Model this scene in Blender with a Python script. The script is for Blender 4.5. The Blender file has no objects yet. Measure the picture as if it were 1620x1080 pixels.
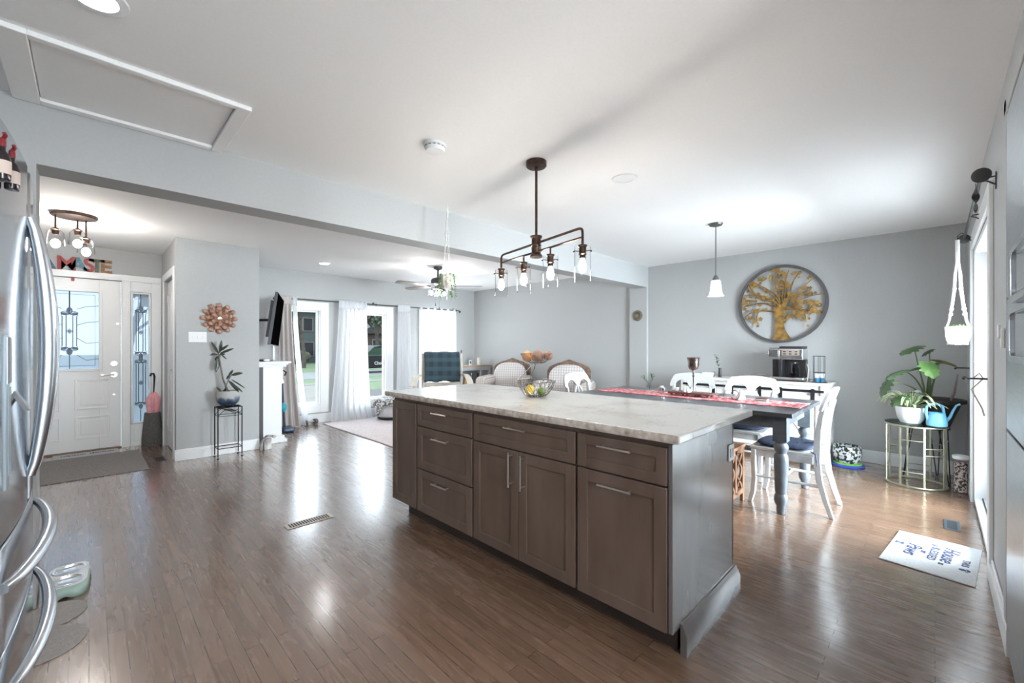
import bpy, bmesh, math, random
from mathutils import Vector, Matrix
from math import pi, sin, cos, radians, sqrt
random.seed(7)
S = bpy.context.scene
COL = S.collection
# ------------------------------------------------------------ camera
FPX = 669.0
cam_d = bpy.data.cameras.new('camera')
cam = bpy.data.objects.new('camera', cam_d); COL.objects.link(cam)
cam_d.sensor_width = 36.0
cam_d.lens = FPX / 1620.0 * 36.0
cam_d.shift_y = (546.5 - 540.0) / 1620.0
cam_d.clip_start = 0.02
cam_d.clip_end = 500
cam.location = (0, 0, 1.26)
cam.rotation_euler = (pi / 2, 0, radians(-45))
S.camera = cam
# ------------------------------------------------------------ world
W = bpy.data.worlds.new('world'); S.world = W; W.use_nodes = True
wn = W.node_tree.nodes; wl = W.node_tree.links
bg = wn['Background']
tc = wn.new('ShaderNodeTexCoord'); sp = wn.new('ShaderNodeSeparateXYZ')
wr = wn.new('ShaderNodeValToRGB')
wl.new(tc.outputs['Generated'], sp.inputs[0]); wl.new(sp.outputs['Z'], wr.inputs[0])
wr.color_ramp.elements[0].position = 0.0; wr.color_ramp.elements[0].color = (0.80, 0.84, 0.88, 1)
wr.color_ramp.elements[1].position = 0.6; wr.color_ramp.elements[1].color = (0.74, 0.86, 1.0, 1)
wl.new(wr.outputs[0], bg.inputs[0])
bg.inputs[1].default_value = 8.0
S.view_settings.view_transform = 'Standard'
S.view_settings.look = 'None'
S.view_settings.gamma = 1.0
S.view_settings.use_curve_mapping = False
S.view_settings.exposure = 0.17

def area(name, loc, rot, sx, sy, power, col=(1, 1, 1), portal=False, spread=pi):
    l = bpy.data.lights.new(name, 'AREA'); l.shape = 'RECTANGLE'; l.size = sx; l.size_y = sy
    l.energy = power; l.color = col; l.spread = spread
    if portal: l.cycles.is_portal = True
    o = bpy.data.objects.new(name, l); COL.objects.link(o); o.location = loc; o.rotation_euler = rot
    return o
# added fill lamp aimed up at the kitchen ceiling, unseen behind the camera
area('bounce_fill', (0.5, -1.2, 1.75), (pi, 0, 0), 1.6, 1.6, 45, (0.97, 0.985, 1.0))
# area lamps boosting daylight outside the patio door and the curtained corner window
area('patio_daylight', (4.25, -3.2, 1.7), (radians(86), 0, 0), 4.5, 3.0, 2900, (0.86, 0.94, 1.0))
area('kitchen_fill', (0.15, -3.9, 1.5), (radians(74), 0, 0), 2.6, 2.0, 240, (0.95, 0.98, 1.0))  # added fill shining in through the unseen kitchen window
area('corner_daylight', (5.0, 7.75, 0.9), (radians(-102), 0, 0), 0.8, 1.8, 420, (0.95, 0.98, 1.0))
# daylight portals in the openings
area('window_daylight', (2.38, 7.3, 1.07), (-pi / 2, 0, 0), 0.6, 1.54, 1, portal=True)
area('window_daylight', (3.56, 7.3, 1.07), (-pi / 2, 0, 0), 0.6, 1.54, 1, portal=True)
area('window_daylight', (4.96, 7.3, 1.07), (-pi / 2, 0, 0), 0.6, 1.54, 1, portal=True)
area('window_daylight', (-0.05, 7.3, 1.2), (-pi / 2, 0, 0), 1.4, 1.7, 1, portal=True)
area('window_daylight', (4.25, -0.45, 1.0), (pi / 2, 0, 0), 1.6, 2.0, 1, portal=True)
area('window_daylight', (0.15, -3.2, 1.4), (pi / 2, 0, 0), 1.8, 1.5, 1, portal=True)

# ------------------------------------------------------------ materials
MATS = {}
def mat(name, col, rough=0.5, metal=0.0, spec=0.5, coat=0.0, emit=None, estr=0.0):
    if name in MATS: return MATS[name]
    m = bpy.data.materials.new(name); m.use_nodes = True
    p = m.node_tree.nodes['Principled BSDF']
    p.inputs['Base Color'].default_value = (*col, 1); p.inputs['Roughness'].default_value = rough
    p.inputs['Metallic'].default_value = metal; p.inputs['Specular IOR Level'].default_value = spec
    p.inputs['Coat Weight'].default_value = coat; p.inputs['Coat Roughness'].default_value = 0.17
    if emit:
        p.inputs['Emission Color'].default_value = (*emit, 1); p.inputs['Emission Strength'].default_value = estr
    MATS[name] = m
    return m
def nd(m, t): return m.node_tree.nodes.new(t)
def lk(m, a, b): m.node_tree.links.new(a, b)
def prin(m): return m.node_tree.nodes['Principled BSDF']
def noisy(name, c1, c2, scale=20, rough=0.5, metal=0.0, stretch=(1, 1, 1), bump=0.0, detail=4, lo=0.35, hi=0.65, spec=0.5, coat=0.0, rv=0.0):
    """two-tone noise colour with optional bump"""
    if name in MATS: return MATS[name]
    m = mat(name, c1, rough, metal, spec, coat); p = prin(m)
    t = nd(m, 'ShaderNodeTexCoord'); mp = nd(m, 'ShaderNodeMapping'); mp.inputs['Scale'].default_value = stretch
    n = nd(m, 'ShaderNodeTexNoise'); n.inputs['Scale'].default_value = scale; n.inputs['Detail'].default_value = detail
    r = nd(m, 'ShaderNodeValToRGB'); r.color_ramp.elements[0].position = lo; r.color_ramp.elements[1].position = hi
    r.color_ramp.elements[0].color = (*c1, 1); r.color_ramp.elements[1].color = (*c2, 1)
    lk(m, t.outputs['Object'], mp.inputs[0]); lk(m, mp.outputs[0], n.inputs['Vector']); lk(m, n.outputs['Fac'], r.inputs[0])
    lk(m, r.outputs[0], p.inputs['Base Color'])
    if bump:
        b = nd(m, 'ShaderNodeBump'); b.inputs['Strength'].default_value = bump; b.inputs['Distance'].default_value = 0.01
        lk(m, n.outputs['Fac'], b.inputs['Height']); lk(m, b.outputs[0], p.inputs['Normal'])
    if rv:
        mr = nd(m, 'ShaderNodeMapRange'); mr.inputs['To Min'].default_value = rough - rv; mr.inputs['To Max'].default_value = rough + rv
        lk(m, n.outputs['Fac'], mr.inputs['Value']); lk(m, mr.outputs[0], p.inputs['Roughness'])
    return m
def srgb(r, g, b):
    f = lambda c: (c / 255 / 12.92) if c <= 10 else ((c / 255 + 0.055) / 1.055) ** 2.4
    return (f(r), f(g), f(b))
def glassy(name, col=(1, 1, 1), gloss=0.12, rough=0.02, diff=0.0):
    """thin clear pane: transparent with a fresnel gloss (and optional milky part)"""
    if name in MATS: return MATS[name]
    m = bpy.data.materials.new(name); m.use_nodes = True; nt = m.node_tree; nt.nodes.clear()
    o = nt.nodes.new('ShaderNodeOutputMaterial'); tr = nt.nodes.new('ShaderNodeBsdfTransparent'); tr.inputs[0].default_value = (*col, 1)
    g = nt.nodes.new('ShaderNodeBsdfGlossy'); g.inputs['Roughness'].default_value = rough
    lw = nt.nodes.new('ShaderNodeLayerWeight'); lw.inputs['Blend'].default_value = gloss
    mx = nt.nodes.new('ShaderNodeMixShader')
    ml = nt.nodes.new('ShaderNodeMath'); ml.operation = 'MULTIPLY'; ml.inputs[1].default_value = 0.45
    nt.links.new(lw.outputs['Fresnel'], ml.inputs[0]); nt.links.new(ml.outputs[0], mx.inputs[0]); nt.links.new(tr.outputs[0], mx.inputs[1]); nt.links.new(g.outputs[0], mx.inputs[2])
    last = mx
    if diff:
        d = nt.nodes.new('ShaderNodeBsdfTranslucent'); d.inputs[0].default_value = (*col, 1)
        d2 = nt.nodes.new('ShaderNodeBsdfDiffuse'); d2.inputs[0].default_value = (*col, 1)
        a = nt.nodes.new('ShaderNodeMixShader'); a.inputs[0].default_value = 0.4
        nt.links.new(d.outputs[0], a.inputs[1]); nt.links.new(d2.outputs[0], a.inputs[2])
        b = nt.nodes.new('ShaderNodeMixShader'); b.inputs[0].default_value = diff
        nt.links.new(mx.outputs[0], b.inputs[1]); nt.links.new(a.outputs[0], b.inputs[2]); last = b
    nt.links.new(last.outputs[0], o.inputs[0]); MATS[name] = m
    return m
def emis(name, col, st):
    if name in MATS: return MATS[name]
    m = bpy.data.materials.new(name); m.use_nodes = True; nt = m.node_tree; nt.nodes.clear()
    o = nt.nodes.new('ShaderNodeOutputMaterial'); e = nt.nodes.new('ShaderNodeEmission')
    e.inputs[0].default_value = (*col, 1); e.inputs[1].default_value = st
    nt.links.new(e.outputs[0], o.inputs[0]); MATS[name] = m
    return m
def plaid(name, base, c1, c2, f=26.0, rough=0.9, wx=0.0, axes=('X', 'Z')):
    """woven check: two square waves on object coordinates"""
    if name in MATS: return MATS[name]
    m = mat(name, base, rough); p = prin(m)
    t = nd(m, 'ShaderNodeTexCoord'); s_ = nd(m, 'ShaderNodeSeparateXYZ'); lk(m, t.outputs['Object'], s_.inputs[0])
    outs = []
    for a in axes:
        mu = nd(m, 'ShaderNodeMath'); mu.operation = 'MULTIPLY'; mu.inputs[1].default_value = f
        fr = nd(m, 'ShaderNodeMath'); fr.operation = 'FRACT'
        gt = nd(m, 'ShaderNodeMath'); gt.operation = 'GREATER_THAN'; gt.inputs[1].default_value = 0.55
        lk(m, s_.outputs[a], mu.inputs[0]); lk(m, mu.outputs[0], fr.inputs[0]); lk(m, fr.outputs[0], gt.inputs[0]); outs.append(gt)
    m1 = nd(m, 'ShaderNodeMix'); m1.data_type = 'RGBA'; m1.inputs[6].default_value = (*base, 1); m1.inputs[7].default_value = (*c1, 1)
    m2 = nd(m, 'ShaderNodeMix'); m2.data_type = 'RGBA'; m2.inputs[7].default_value = (*c2, 1)
    sc1 = nd(m, 'ShaderNodeMath'); sc1.operation = 'MULTIPLY'; sc1.inputs[1].default_value = 0.6
    sc2 = nd(m, 'ShaderNodeMath'); sc2.operation = 'MULTIPLY'; sc2.inputs[1].default_value = 0.5
    lk(m, outs[0].outputs[0], sc1.inputs[0]); lk(m, outs[1].outputs[0], sc2.inputs[0])
    lk(m, sc1.outputs[0], m1.inputs[0]); lk(m, sc2.outputs[0], m2.inputs[0]); lk(m, m1.outputs[2], m2.inputs[6])
    lk(m, m2.outputs[2], p.inputs['Base Color'])
    return m

M_wall = noisy('grey_wall_paint', (0.43, 0.438, 0.442), (0.445, 0.453, 0.457), 60, 0.62, bump=0.04, spec=0.3)
M_ceil = noisy('white_ceiling_paint', (0.86, 0.86, 0.86), (0.88, 0.88, 0.88), 80, 0.8, bump=0.02, spec=0.2)
M_trim = mat('white_trim_paint', (0.82, 0.83, 0.84), 0.35)
M_white = mat('white_satin', (0.80, 0.81, 0.82), 0.4)
M_bronze = noisy('oil_rubbed_bronze', (0.045, 0.028, 0.022), (0.09, 0.05, 0.035), 30, 0.35, 0.75)
M_black = mat('black_metal', (0.02, 0.02, 0.022), 0.4, 0.4)
M_nickel = mat('brushed_nickel', (0.62, 0.58, 0.54), 0.28, 1.0)
M_chrome = mat('polished_steel', (0.75, 0.76, 0.78), 0.1, 1.0)
M_satin = noisy('satin_stainless', (0.44, 0.47, 0.50), (0.50, 0.53, 0.56), 6, 0.32, 1.0, stretch=(1, 1, 30))
M_steel = noisy('stainless_steel', (0.47, 0.51, 0.56), (0.52, 0.56, 0.61), 6, 0.13, 1.0, stretch=(1, 1, 30), rv=0.03)
M_steel2 = mat('satin_steel_handle', (0.60, 0.63, 0.67), 0.26, 1.0)
M_glass = glassy('clear_glass', (1, 1, 1), 0.10)
M_jar = glassy('jar_glass', (0.985, 0.985, 0.985), 0.10, 0.05)
M_pane = glassy('window_pane', (0.96, 0.98, 0.98), 0.08)
M_sheer = glassy('sheer_voile', (0.95, 0.96, 0.98), 0.01, 0.6, 0.86)
M_bulb = emis('warm_bulb', (1.0, 0.94, 0.87), 250)
M_bulbw = emis('white_bulb', (1.0, 0.98, 0.95), 420)
M_can = emis('led_disc', (0.98, 0.99, 1.0), 130)
M_fr_glass = glassy('lead_light_glass', (0.50, 0.55, 0.60), 0.10, 0.15, 0.5)
M_lead = mat('lead_came', (0.05, 0.055, 0.065), 0.4, 0.6)
M_bevelglass = glassy('bevelled_glass', (0.45, 0.48, 0.52), 0.35, 0.1, 0.4)
M_black_plastic = mat('black_plastic', (0.015, 0.015, 0.018), 0.3)
M_terracotta = mat('terracotta', (0.35, 0.14, 0.07), 0.8)
M_soil = noisy('potting_soil', (0.03, 0.02, 0.015), (0.06, 0.04, 0.03), 80, 0.95, bump=0.5)
M_leaf = noisy('dark_green_leaf', (0.035, 0.075, 0.03), (0.07, 0.13, 0.05), 12, 0.4)
M_leaf2 = noisy('fresh_green_leaf', (0.09, 0.20, 0.05), (0.16, 0.30, 0.09), 14, 0.45)
M_stem = mat('green_stem', (0.12, 0.16, 0.07), 0.6)
M_rope = noisy('white_cotton_rope', (0.72, 0.72, 0.70), (0.82, 0.82, 0.80), 120, 0.9, bump=0.3)
# oak strip floor
def floor_mat():
    m = mat('stained_oak_strips', (0.1, 0.05, 0.03), 0.2, coat=1.0); p = prin(m); p.inputs['Coat IOR'].default_value = 1.62
    t = nd(m, 'ShaderNodeTexCoord'); mp = nd(m, 'ShaderNodeMapping'); mp.inputs['Rotation'].default_value = (0, 0, pi / 2)
    br = nd(m, 'ShaderNodeTexBrick'); br.offset = 0.37; br.squash = 1.0
    br.inputs['Scale'].default_value = 1.0; br.inputs['Brick Width'].default_value = 0.85; br.inputs['Row Height'].default_value = 0.057
    br.inputs['Mortar Size'].default_value = 0.0011; br.inputs['Mortar Smooth'].default_value = 0.2; br.inputs['Bias'].default_value = -0.1
    br.inputs['Color1'].default_value = (0.25, 0.25, 0.25, 1); br.inputs['Color2'].default_value = (0.78, 0.78, 0.78, 1); br.inputs['Mortar'].default_value = (0.0, 0.0, 0.0, 1)
    lk(m, t.outputs['Object'], mp.inputs[0]); lk(m, mp.outputs[0], br.inputs['Vector'])
    rp = nd(m, 'ShaderNodeValToRGB'); e = rp.color_ramp.elements
    e[0].position = 0.0; e[0].color = (0.020, 0.010, 0.007, 1); e[1].position = 1.0; e[1].color = (0.220, 0.134, 0.088, 1)
    k = rp.color_ramp.elements.new(0.2); k.color = (0.160, 0.092, 0.058, 1); k = rp.color_ramp.elements.new(0.6); k.color = (0.190, 0.112, 0.072, 1)
    lk(m, br.outputs['Color'], rp.inputs[0])
    # per-board offset grain
    cmb = nd(m, 'ShaderNodeVectorMath'); cmb.operation = 'MULTIPLY_ADD'
    cmb.inputs[1].default_value = (11, 0.9, 1)
    lk(m, t.outputs['Object'], cmb.inputs[0])
    off = nd(m, 'ShaderNodeVectorMath'); off.operation = 'SCALE'; off.inputs['Scale'].default_value = 7.0
    lk(m, br.outputs['Color'], off.inputs[0]); lk(m, off.outputs[0], cmb.inputs[2])
    n = nd(m, 'ShaderNodeTexNoise'); n.inputs['Scale'].default_value = 3.0; n.inputs['Detail'].default_value = 8; n.inputs['Distortion'].default_value = 0.8
    lk(m, cmb.outputs[0], n.inputs['Vector'])
    gr = nd(m, 'ShaderNodeMapRange'); gr.inputs['From Min'].default_value = 0.3; gr.inputs['From Max'].default_value = 0.7
    gr.inputs['To Min'].default_value = 0.90; gr.inputs['To Max'].default_value = 1.07
    lk(m, n.outputs['Fac'], gr.inputs['Value'])
    mul = nd(m, 'ShaderNodeVectorMath'); mul.operation = 'SCALE'
    lk(m, rp.outputs[0], mul.inputs[0]); lk(m, gr.outputs[0], mul.inputs['Scale']); lk(m, mul.outputs[0], p.inputs['Base Color'])
    rr = nd(m, 'ShaderNodeMapRange'); rr.inputs['To Min'].default_value = 0.22; rr.inputs['To Max'].default_value = 0.32
    lk(m, n.outputs['Fac'], rr.inputs['Value']); lk(m, rr.outputs[0], p.inputs['Roughness'])
    n2 = nd(m, 'ShaderNodeTexNoise'); n2.inputs['Scale'].default_value = 9.0; n2.inputs['Detail'].default_value = 2
    lk(m, t.outputs['Object'], n2.inputs['Vector'])
    ad = nd(m, 'ShaderNodeMath'); ad.operation = 'MULTIPLY_ADD'; ad.inputs[1].default_value = 0.35
    lk(m, n.outputs['Fac'], ad.inputs[0]); lk(m, n2.outputs['Fac'], ad.inputs[2])
    inv = nd(m, 'ShaderNodeMath'); inv.operation = 'MULTIPLY_ADD'; inv.inputs[1].default_value = -0.8
    lk(m, br.outputs['Fac'], inv.inputs[0]); lk(m, ad.outputs[0], inv.inputs[2])
    b = nd(m, 'ShaderNodeBump'); b.inputs['Strength'].default_value = 0.10; b.inputs['Distance'].default_value = 0.004
    lk(m, inv.outputs[0], b.inputs['Height']); lk(m, b.outputs[0], p.inputs['Normal'])
    return m
M_floor = floor_mat()
def granite_mat():
    m = mat('pale_granite', (0.7, 0.68, 0.64), 0.07); p = prin(m)
    t = nd(m, 'ShaderNodeTexCoord')
    n1 = nd(m, 'ShaderNodeTexNoise'); n1.inputs['Scale'].default_value = 3.2; n1.inputs['Detail'].default_value = 9; n1.inputs['Roughness'].default_value = 0.62; n1.inputs['Distortion'].default_value = 0.5
    r1 = nd(m, 'ShaderNodeValToRGB'); e = r1.color_ramp.elements
    e[0].position = 0.24; e[0].color = (0.30, 0.27, 0.24, 1); e[1].position = 0.50; e[1].color = (0.70, 0.685, 0.655, 1)
    k = e.new(0.36); k.color = (0.60, 0.57, 0.53, 1)
    n2 = nd(m, 'ShaderNodeTexNoise'); n2.inputs['Scale'].default_value = 38; n2.inputs['Detail'].default_value = 5
    r2 = nd(m, 'ShaderNodeValToRGB'); e = r2.color_ramp.elements
    e[0].position = 0.24; e[0].color = (0.35, 0.30, 0.27, 1); e[1].position = 0.36; e[1].color = (1, 1, 1, 1)
    mx = nd(m, 'ShaderNodeMix'); mx.data_type = 'RGBA'; mx.blend_type = 'MULTIPLY'; mx.inputs[0].default_value = 0.8
    for n in (n1, n2): lk(m, t.outputs['Object'], n.inputs['Vector'])
    lk(m, n1.outputs['Fac'], r1.inputs[0]); lk(m, n2.outputs['Fac'], r2.inputs[0])
    lk(m, r1.outputs[0], mx.inputs[6]); lk(m, r2.outputs[0], mx.inputs[7]); lk(m, mx.outputs[2], p.inputs['Base Color'])
    return m
M_granite = granite_mat()
M_granedge = noisy('granite_chiselled_edge', (0.30, 0.24, 0.19), (0.62, 0.56, 0.50), 26, 0.35, bump=0.4, detail=8, lo=0.3, hi=0.6)
M_cab = noisy('grey_brown_stained_maple', (0.115, 0.076, 0.058), (0.150, 0.104, 0.082), 9, 0.36, stretch=(1, 1, 0.25), detail=6)
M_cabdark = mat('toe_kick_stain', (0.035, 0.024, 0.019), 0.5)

# ------------------------------------------------------------ mesh builder
class B:
    def __init__(s): s.bm = bmesh.new()
    def _xf(s, vs, R, T):
        if R is not None: bmesh.ops.transform(s.bm, matrix=R, verts=vs)
        if T is not None: bmesh.ops.translate(s.bm, vec=Vector(T), verts=vs)
    def box(s, x0, x1, y0, y1, z0, z1, mi=0):
        v = [s.bm.verts.new(p) for p in ((x0, y0, z0), (x1, y0, z0), (x1, y1, z0), (x0, y1, z0), (x0, y0, z1), (x1, y0, z1), (x1, y1, z1), (x0, y1, z1))]
        for f in ((0, 3, 2, 1), (4, 5, 6, 7), (0, 1, 5, 4), (1, 2, 6, 5), (2, 3, 7, 6), (3, 0, 4, 7)):
            fc = s.bm.faces.new([v[i] for i in f]); fc.material_index = mi
        return s
    def obox(s, c, u, v, w, hu, hv, hw):
        """box from centre, unit axes and half sizes"""
        c, u, v, w = Vector(c), Vector(u).normalized(), Vector(v).normalized(), Vector(w).normalized()
        P = [s.bm.verts.new(c + u * a * hu + v * b * hv + w * d * hw) for d in (-1, 1) for a, b in ((-1, -1), (1, -1), (1, 1), (-1, 1))]
        for f in ((0, 3, 2, 1), (4, 5, 6, 7), (0, 1, 5, 4), (1, 2, 6, 5), (2, 3, 7, 6), (3, 0, 4, 7)): s.bm.faces.new([P[i] for i in f])
        return s
    def tube(s, pts, r, n=10, cap=True, closed=False, flat=1.0):
        pts = [Vector(p) for p in pts]; N = len(pts)
        rs = r if isinstance(r, (list, tuple)) else [r] * N
        rings = []; up = None
        for i, p in enumerate(pts):
            if closed: t = (pts[(i + 1) % N] - pts[i - 1])
            elif i == 0: t = pts[1] - p
            elif i == N - 1: t = p - pts[-2]
            else: t = (pts[i + 1] - p).normalized() + (p - pts[i - 1]).normalized()
            t.normalize()
            if up is None:
                up = Vector((0, 0, 1)) if abs(t.z) < 0.9 else Vector((1, 0, 0))
            a = t.cross(up)
            if a.length < 1e-5: a = t.orthogonal()
            a.normalize(); b = a.cross(t).normalized(); up = b
            rings.append([s.bm.verts.new(p + (a * cos(2 * pi * k / n) + b * flat * sin(2 * pi * k / n)) * rs[i]) for k in range(n)])
        for i in range(N if closed else N - 1):
            A, C = rings[i], rings[(i + 1) % N]
            for k in range(n): s.bm.faces.new((A[k], A[(k + 1) % n], C[(k + 1) % n], C[k]))
        if cap and not closed:
            s.bm.faces.new(rings[0][::-1]); s.bm.faces.new(rings[-1])
        return s
    def lathe(s, prof, c=(0, 0, 0), n=24, axis='Z', sx=1.0, sy=1.0):
        """prof: list of (r, h)"""
        c = Vector(c); rings = []
        def P(a, b, h):
            if axis == 'Z': return c + Vector((a, b, h))
            if axis == 'X': return c + Vector((h, a, b))
            return c + Vector((b, h, a))
        for r, h in prof:
            if r < 1e-6: rings.append([s.bm.verts.new(P(0, 0, h))])
            else: rings.append([s.bm.verts.new(P(r * sx * cos(2 * pi * k / n), r * sy * sin(2 * pi * k / n), h)) for k in range(n)])
        for A, C in zip(rings, rings[1:]):
            if len(A) == 1 and len(C) == 1: continue
            for k in range(n):
                k2 = (k + 1) % n
                if len(A) == 1: s.bm.faces.new((A[0], C[k], C[k2])[::-1])
                elif len(C) == 1: s.bm.faces.new((A[k], A[k2], C[0]))
                else: s.bm.faces.new((A[k], A[k2], C[k2], C[k]))
        return s
    def cyl(s, c, r, h, n=20, axis='Z'): return s.lathe([(0, 0), (r, 0), (r, h), (0, h)], c, n, axis)
    def sph(s, c, r, n=14, sz=1.0, sx=1.0, sy=1.0):
        m = max(6, n // 2)
        return s.lathe([(r * sin(pi * i / m) if 0 < i < m else 0, -r * sz * cos(pi * i / m)) for i in range(m + 1)], c, n, 'Z', sx, sy)
    def prism(s, pts, h, T=None, R=None):
        """polygon in XY extruded to +h in Z, then rotated / moved"""
        lo = [s.bm.verts.new((x, y, 0)) for x, y in pts]; hi = [s.bm.verts.new((x, y, h)) for x, y in pts]
        n = len(pts)
        fs = [s.bm.faces.new(lo[::-1]), s.bm.faces.new(hi)]
        for i in range(n): s.bm.faces.new((lo[i], lo[(i + 1) % n], hi[(i + 1) % n], hi[i]))
        s._xf(lo + hi, R, T)
        return s
    def strip(s, P, w, t):
        """flat bar through points P; w = list of width vectors, t = thickness vector"""
        t = Vector(t); rings = []
        for p, ww in zip(P, w):
            p, ww = Vector(p), Vector(ww)
            rings.append([s.bm.verts.new(p + a * ww + b * t) for a, b in ((-.5, -.5), (.5, -.5), (.5, .5), (-.5, .5))])
        for A, C in zip(rings, rings[1:]):
            for k in range(4): s.bm.faces.new((A[k], A[(k + 1) % 4], C[(k + 1) % 4], C[k]))
        s.bm.faces.new(rings[0][::-1]); s.bm.faces.new(rings[-1])
        return s
    def sheet(s, xs, top, bot, yf, t, nz=4):
        """vertical curved panel: for each x from bot(x) to top(x); yf(x,z) gives depth"""
        F, K = [], []
        for x in xs:
            zs = [bot(x) + (top(x) - bot(x)) * j / nz for j in range(nz + 1)]
            F.append([s.bm.verts.new((x, yf(x, z), z)) for z in zs]); K.append([s.bm.verts.new((x, yf(x, z) + t, z)) for z in zs])
        n = len(xs)
        for i in range(n - 1):
            for j in range(nz):
                s.bm.faces.new((F[i][j], F[i + 1][j], F[i + 1][j + 1], F[i][j + 1])); s.bm.faces.new((K[i][j], K[i][j + 1], K[i + 1][j + 1], K[i + 1][j]))
            for j in (0, nz): s.bm.faces.new((F[i][j], K[i][j], K[i + 1][j], F[i + 1][j]))
        for i in (0, n - 1):
            for j in range(nz): s.bm.faces.new((F[i][j], F[i][j + 1], K[i][j + 1], K[i][j]))
        return s
    def grid(s, f, nu, nv, closed_u=False):
        G = [[s.bm.verts.new(f(i / nu, j / nv)) for j in range(nv + 1)] for i in range(nu + (0 if closed_u else 1))]
        for i in range(nu):
            for j in range(nv):
                i2 = (i + 1) % len(G)
                s.bm.faces.new((G[i][j], G[i2][j], G[i2][j + 1], G[i][j + 1]))
        return s
def part(name, b, m, parent=None, bevel=0, angle=35, solid=0, subsurf=0, world=False, loc=None):
    bm = b.bm
    if world and parent is not None:
        q = parent; off = Vector(q.location)
        while q.parent: q = q.parent; off += Vector(q.location)
        bmesh.ops.translate(bm, vec=-off, verts=bm.verts)
    bmesh.ops.recalc_face_normals(bm, faces=bm.faces)
    me = bpy.data.meshes.new(name); bm.to_mesh(me); bm.free()
    for k in (m if isinstance(m, (list, tuple)) else [m]): me.materials.append(k)
    if angle:
        for p in me.polygons: p.use_smooth = True
        me.set_sharp_from_angle(angle=radians(angle))
    o = bpy.data.objects.new(name, me); COL.objects.link(o)
    if parent is not None: o.parent = parent
    if loc is not None: o.location = loc
    if solid:
        md = o.modifiers.new('solid', 'SOLIDIFY'); md.thickness = solid; md.offset = 0
    if subsurf:
        md = o.modifiers.new('sub', 'SUBSURF'); md.levels = subsurf; md.render_levels = subsurf
    if bevel:
        md = o.modifiers.new('bevel', 'BEVEL'); md.width = bevel; md.segments = 2; md.limit_method = 'ANGLE'; md.angle_limit = radians(50)
    return o
def tag(o, label, cat, group=None, kind=None):
    o['label'] = label; o['category'] = cat
    if group: o['group'] = group
    if kind: o['kind'] = kind
    return o
def thing(name, label, cat, loc=(0, 0, 0), rz=0, group=None):
    o = bpy.data.objects.new(name, None); COL.objects.link(o); o.location = loc; o.rotation_euler = (0, 0, rz); o.empty_display_size = 0.1
    return tag(o, label, cat, group)
def struct(name, b, m, **k):
    o = part(name, b, m, **k)
    if o.parent is None: o['kind'] = 'structure'
    return o
def dup(root, loc, rz, label=None, group=None):
    def cp(o, par):
        c = o.copy(); COL.objects.link(c); c.parent = par
        for ch in kids.get(o, []): cp(ch, c)
        return c
    kids = {}
    for o in list(COL.objects):
        if o.parent: kids.setdefault(o.parent, []).append(o)
    r = cp(root, None); r.location = loc; r.rotation_euler = (0, 0, rz)
    if label: r['label'] = label
    if group: r['group'] = group
    return r
def text_into(b, body, size, M4, depth=0.0008, shear=0.0, bold=0.0, space=1.0):
    """append text mesh (XY plane, centred) transformed by M4 to builder"""
    cu = bpy.data.curves.new('lettering', 'FONT'); cu.body = body; cu.size = size; cu.align_x = 'CENTER'; cu.align_y = 'CENTER'
    cu.extrude = depth; cu.shear = shear; cu.offset = bold; cu.space_character = space; cu.resolution_u = 4
    ob = bpy.data.objects.new('lettering', cu); COL.objects.link(ob)
    dg = bpy.context.evaluated_depsgraph_get(); dg.update()
    me = bpy.data.meshes.new_from_object(ob.evaluated_get(dg))
    bpy.data.objects.remove(ob); bpy.data.curves.remove(cu)
    n0 = len(b.bm.verts); b.bm.from_mesh(me); b.bm.verts.ensure_lookup_table()
    bmesh.ops.transform(b.bm, matrix=M4, verts=b.bm.verts[n0:]); bpy.data.meshes.remove(me)
    return b
def holes(b, axis, p0, p1, a0, a1, z0, z1, ops):
    """wall slab: thickness p0..p1 on axis, runs a0..a1, z0..z1, with rectangular openings (a0,a1,z0,z1)"""
    def bx(u0, u1, w0, w1):
        if u1 - u0 < 1e-4 or w1 - w0 < 1e-4: return
        if axis == 'Y': b.box(u0, u1, p0, p1, w0, w1)
        else: b.box(p0, p1, u0, u1, w0, w1)
    cur = a0
    for (u0, u1, w0, w1) in sorted(ops):
        bx(cur, u0, z0, z1); bx(u0, u1, z0, w0); bx(u0, u1, w1, z1); cur = u1
    bx(cur, a1, z0, z1)
    return b
def rect_ring(b, axis, p0, p1, a0, a1, z0, z1, w, bottom=True):
    """picture-frame of four boards around the rectangle (outer size)"""
    f = (lambda u0, u1, w0, w1: b.box(u0, u1, p0, p1, w0, w1)) if axis == 'Y' else (lambda u0, u1, w0, w1: b.box(p0, p1, u0, u1, w0, w1))
    f(a0, a0 + w, z0, z1); f(a1 - w, a1, z0, z1); f(a0 + w, a1 - w, z1 - w, z1)
    if bottom: f(a0 + w, a1 - w, z0, z0 + w)
    return b
def bez(p0, p1, p2, p3, n=12):
    p0, p1, p2, p3 = map(Vector, (p0, p1, p2, p3))
    return [p0 * (1 - t) ** 3 + p1 * 3 * t * (1 - t) ** 2 + p2 * 3 * t * t * (1 - t) + p3 * t ** 3 for t in [i / n for i in range(n + 1)]]
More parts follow.
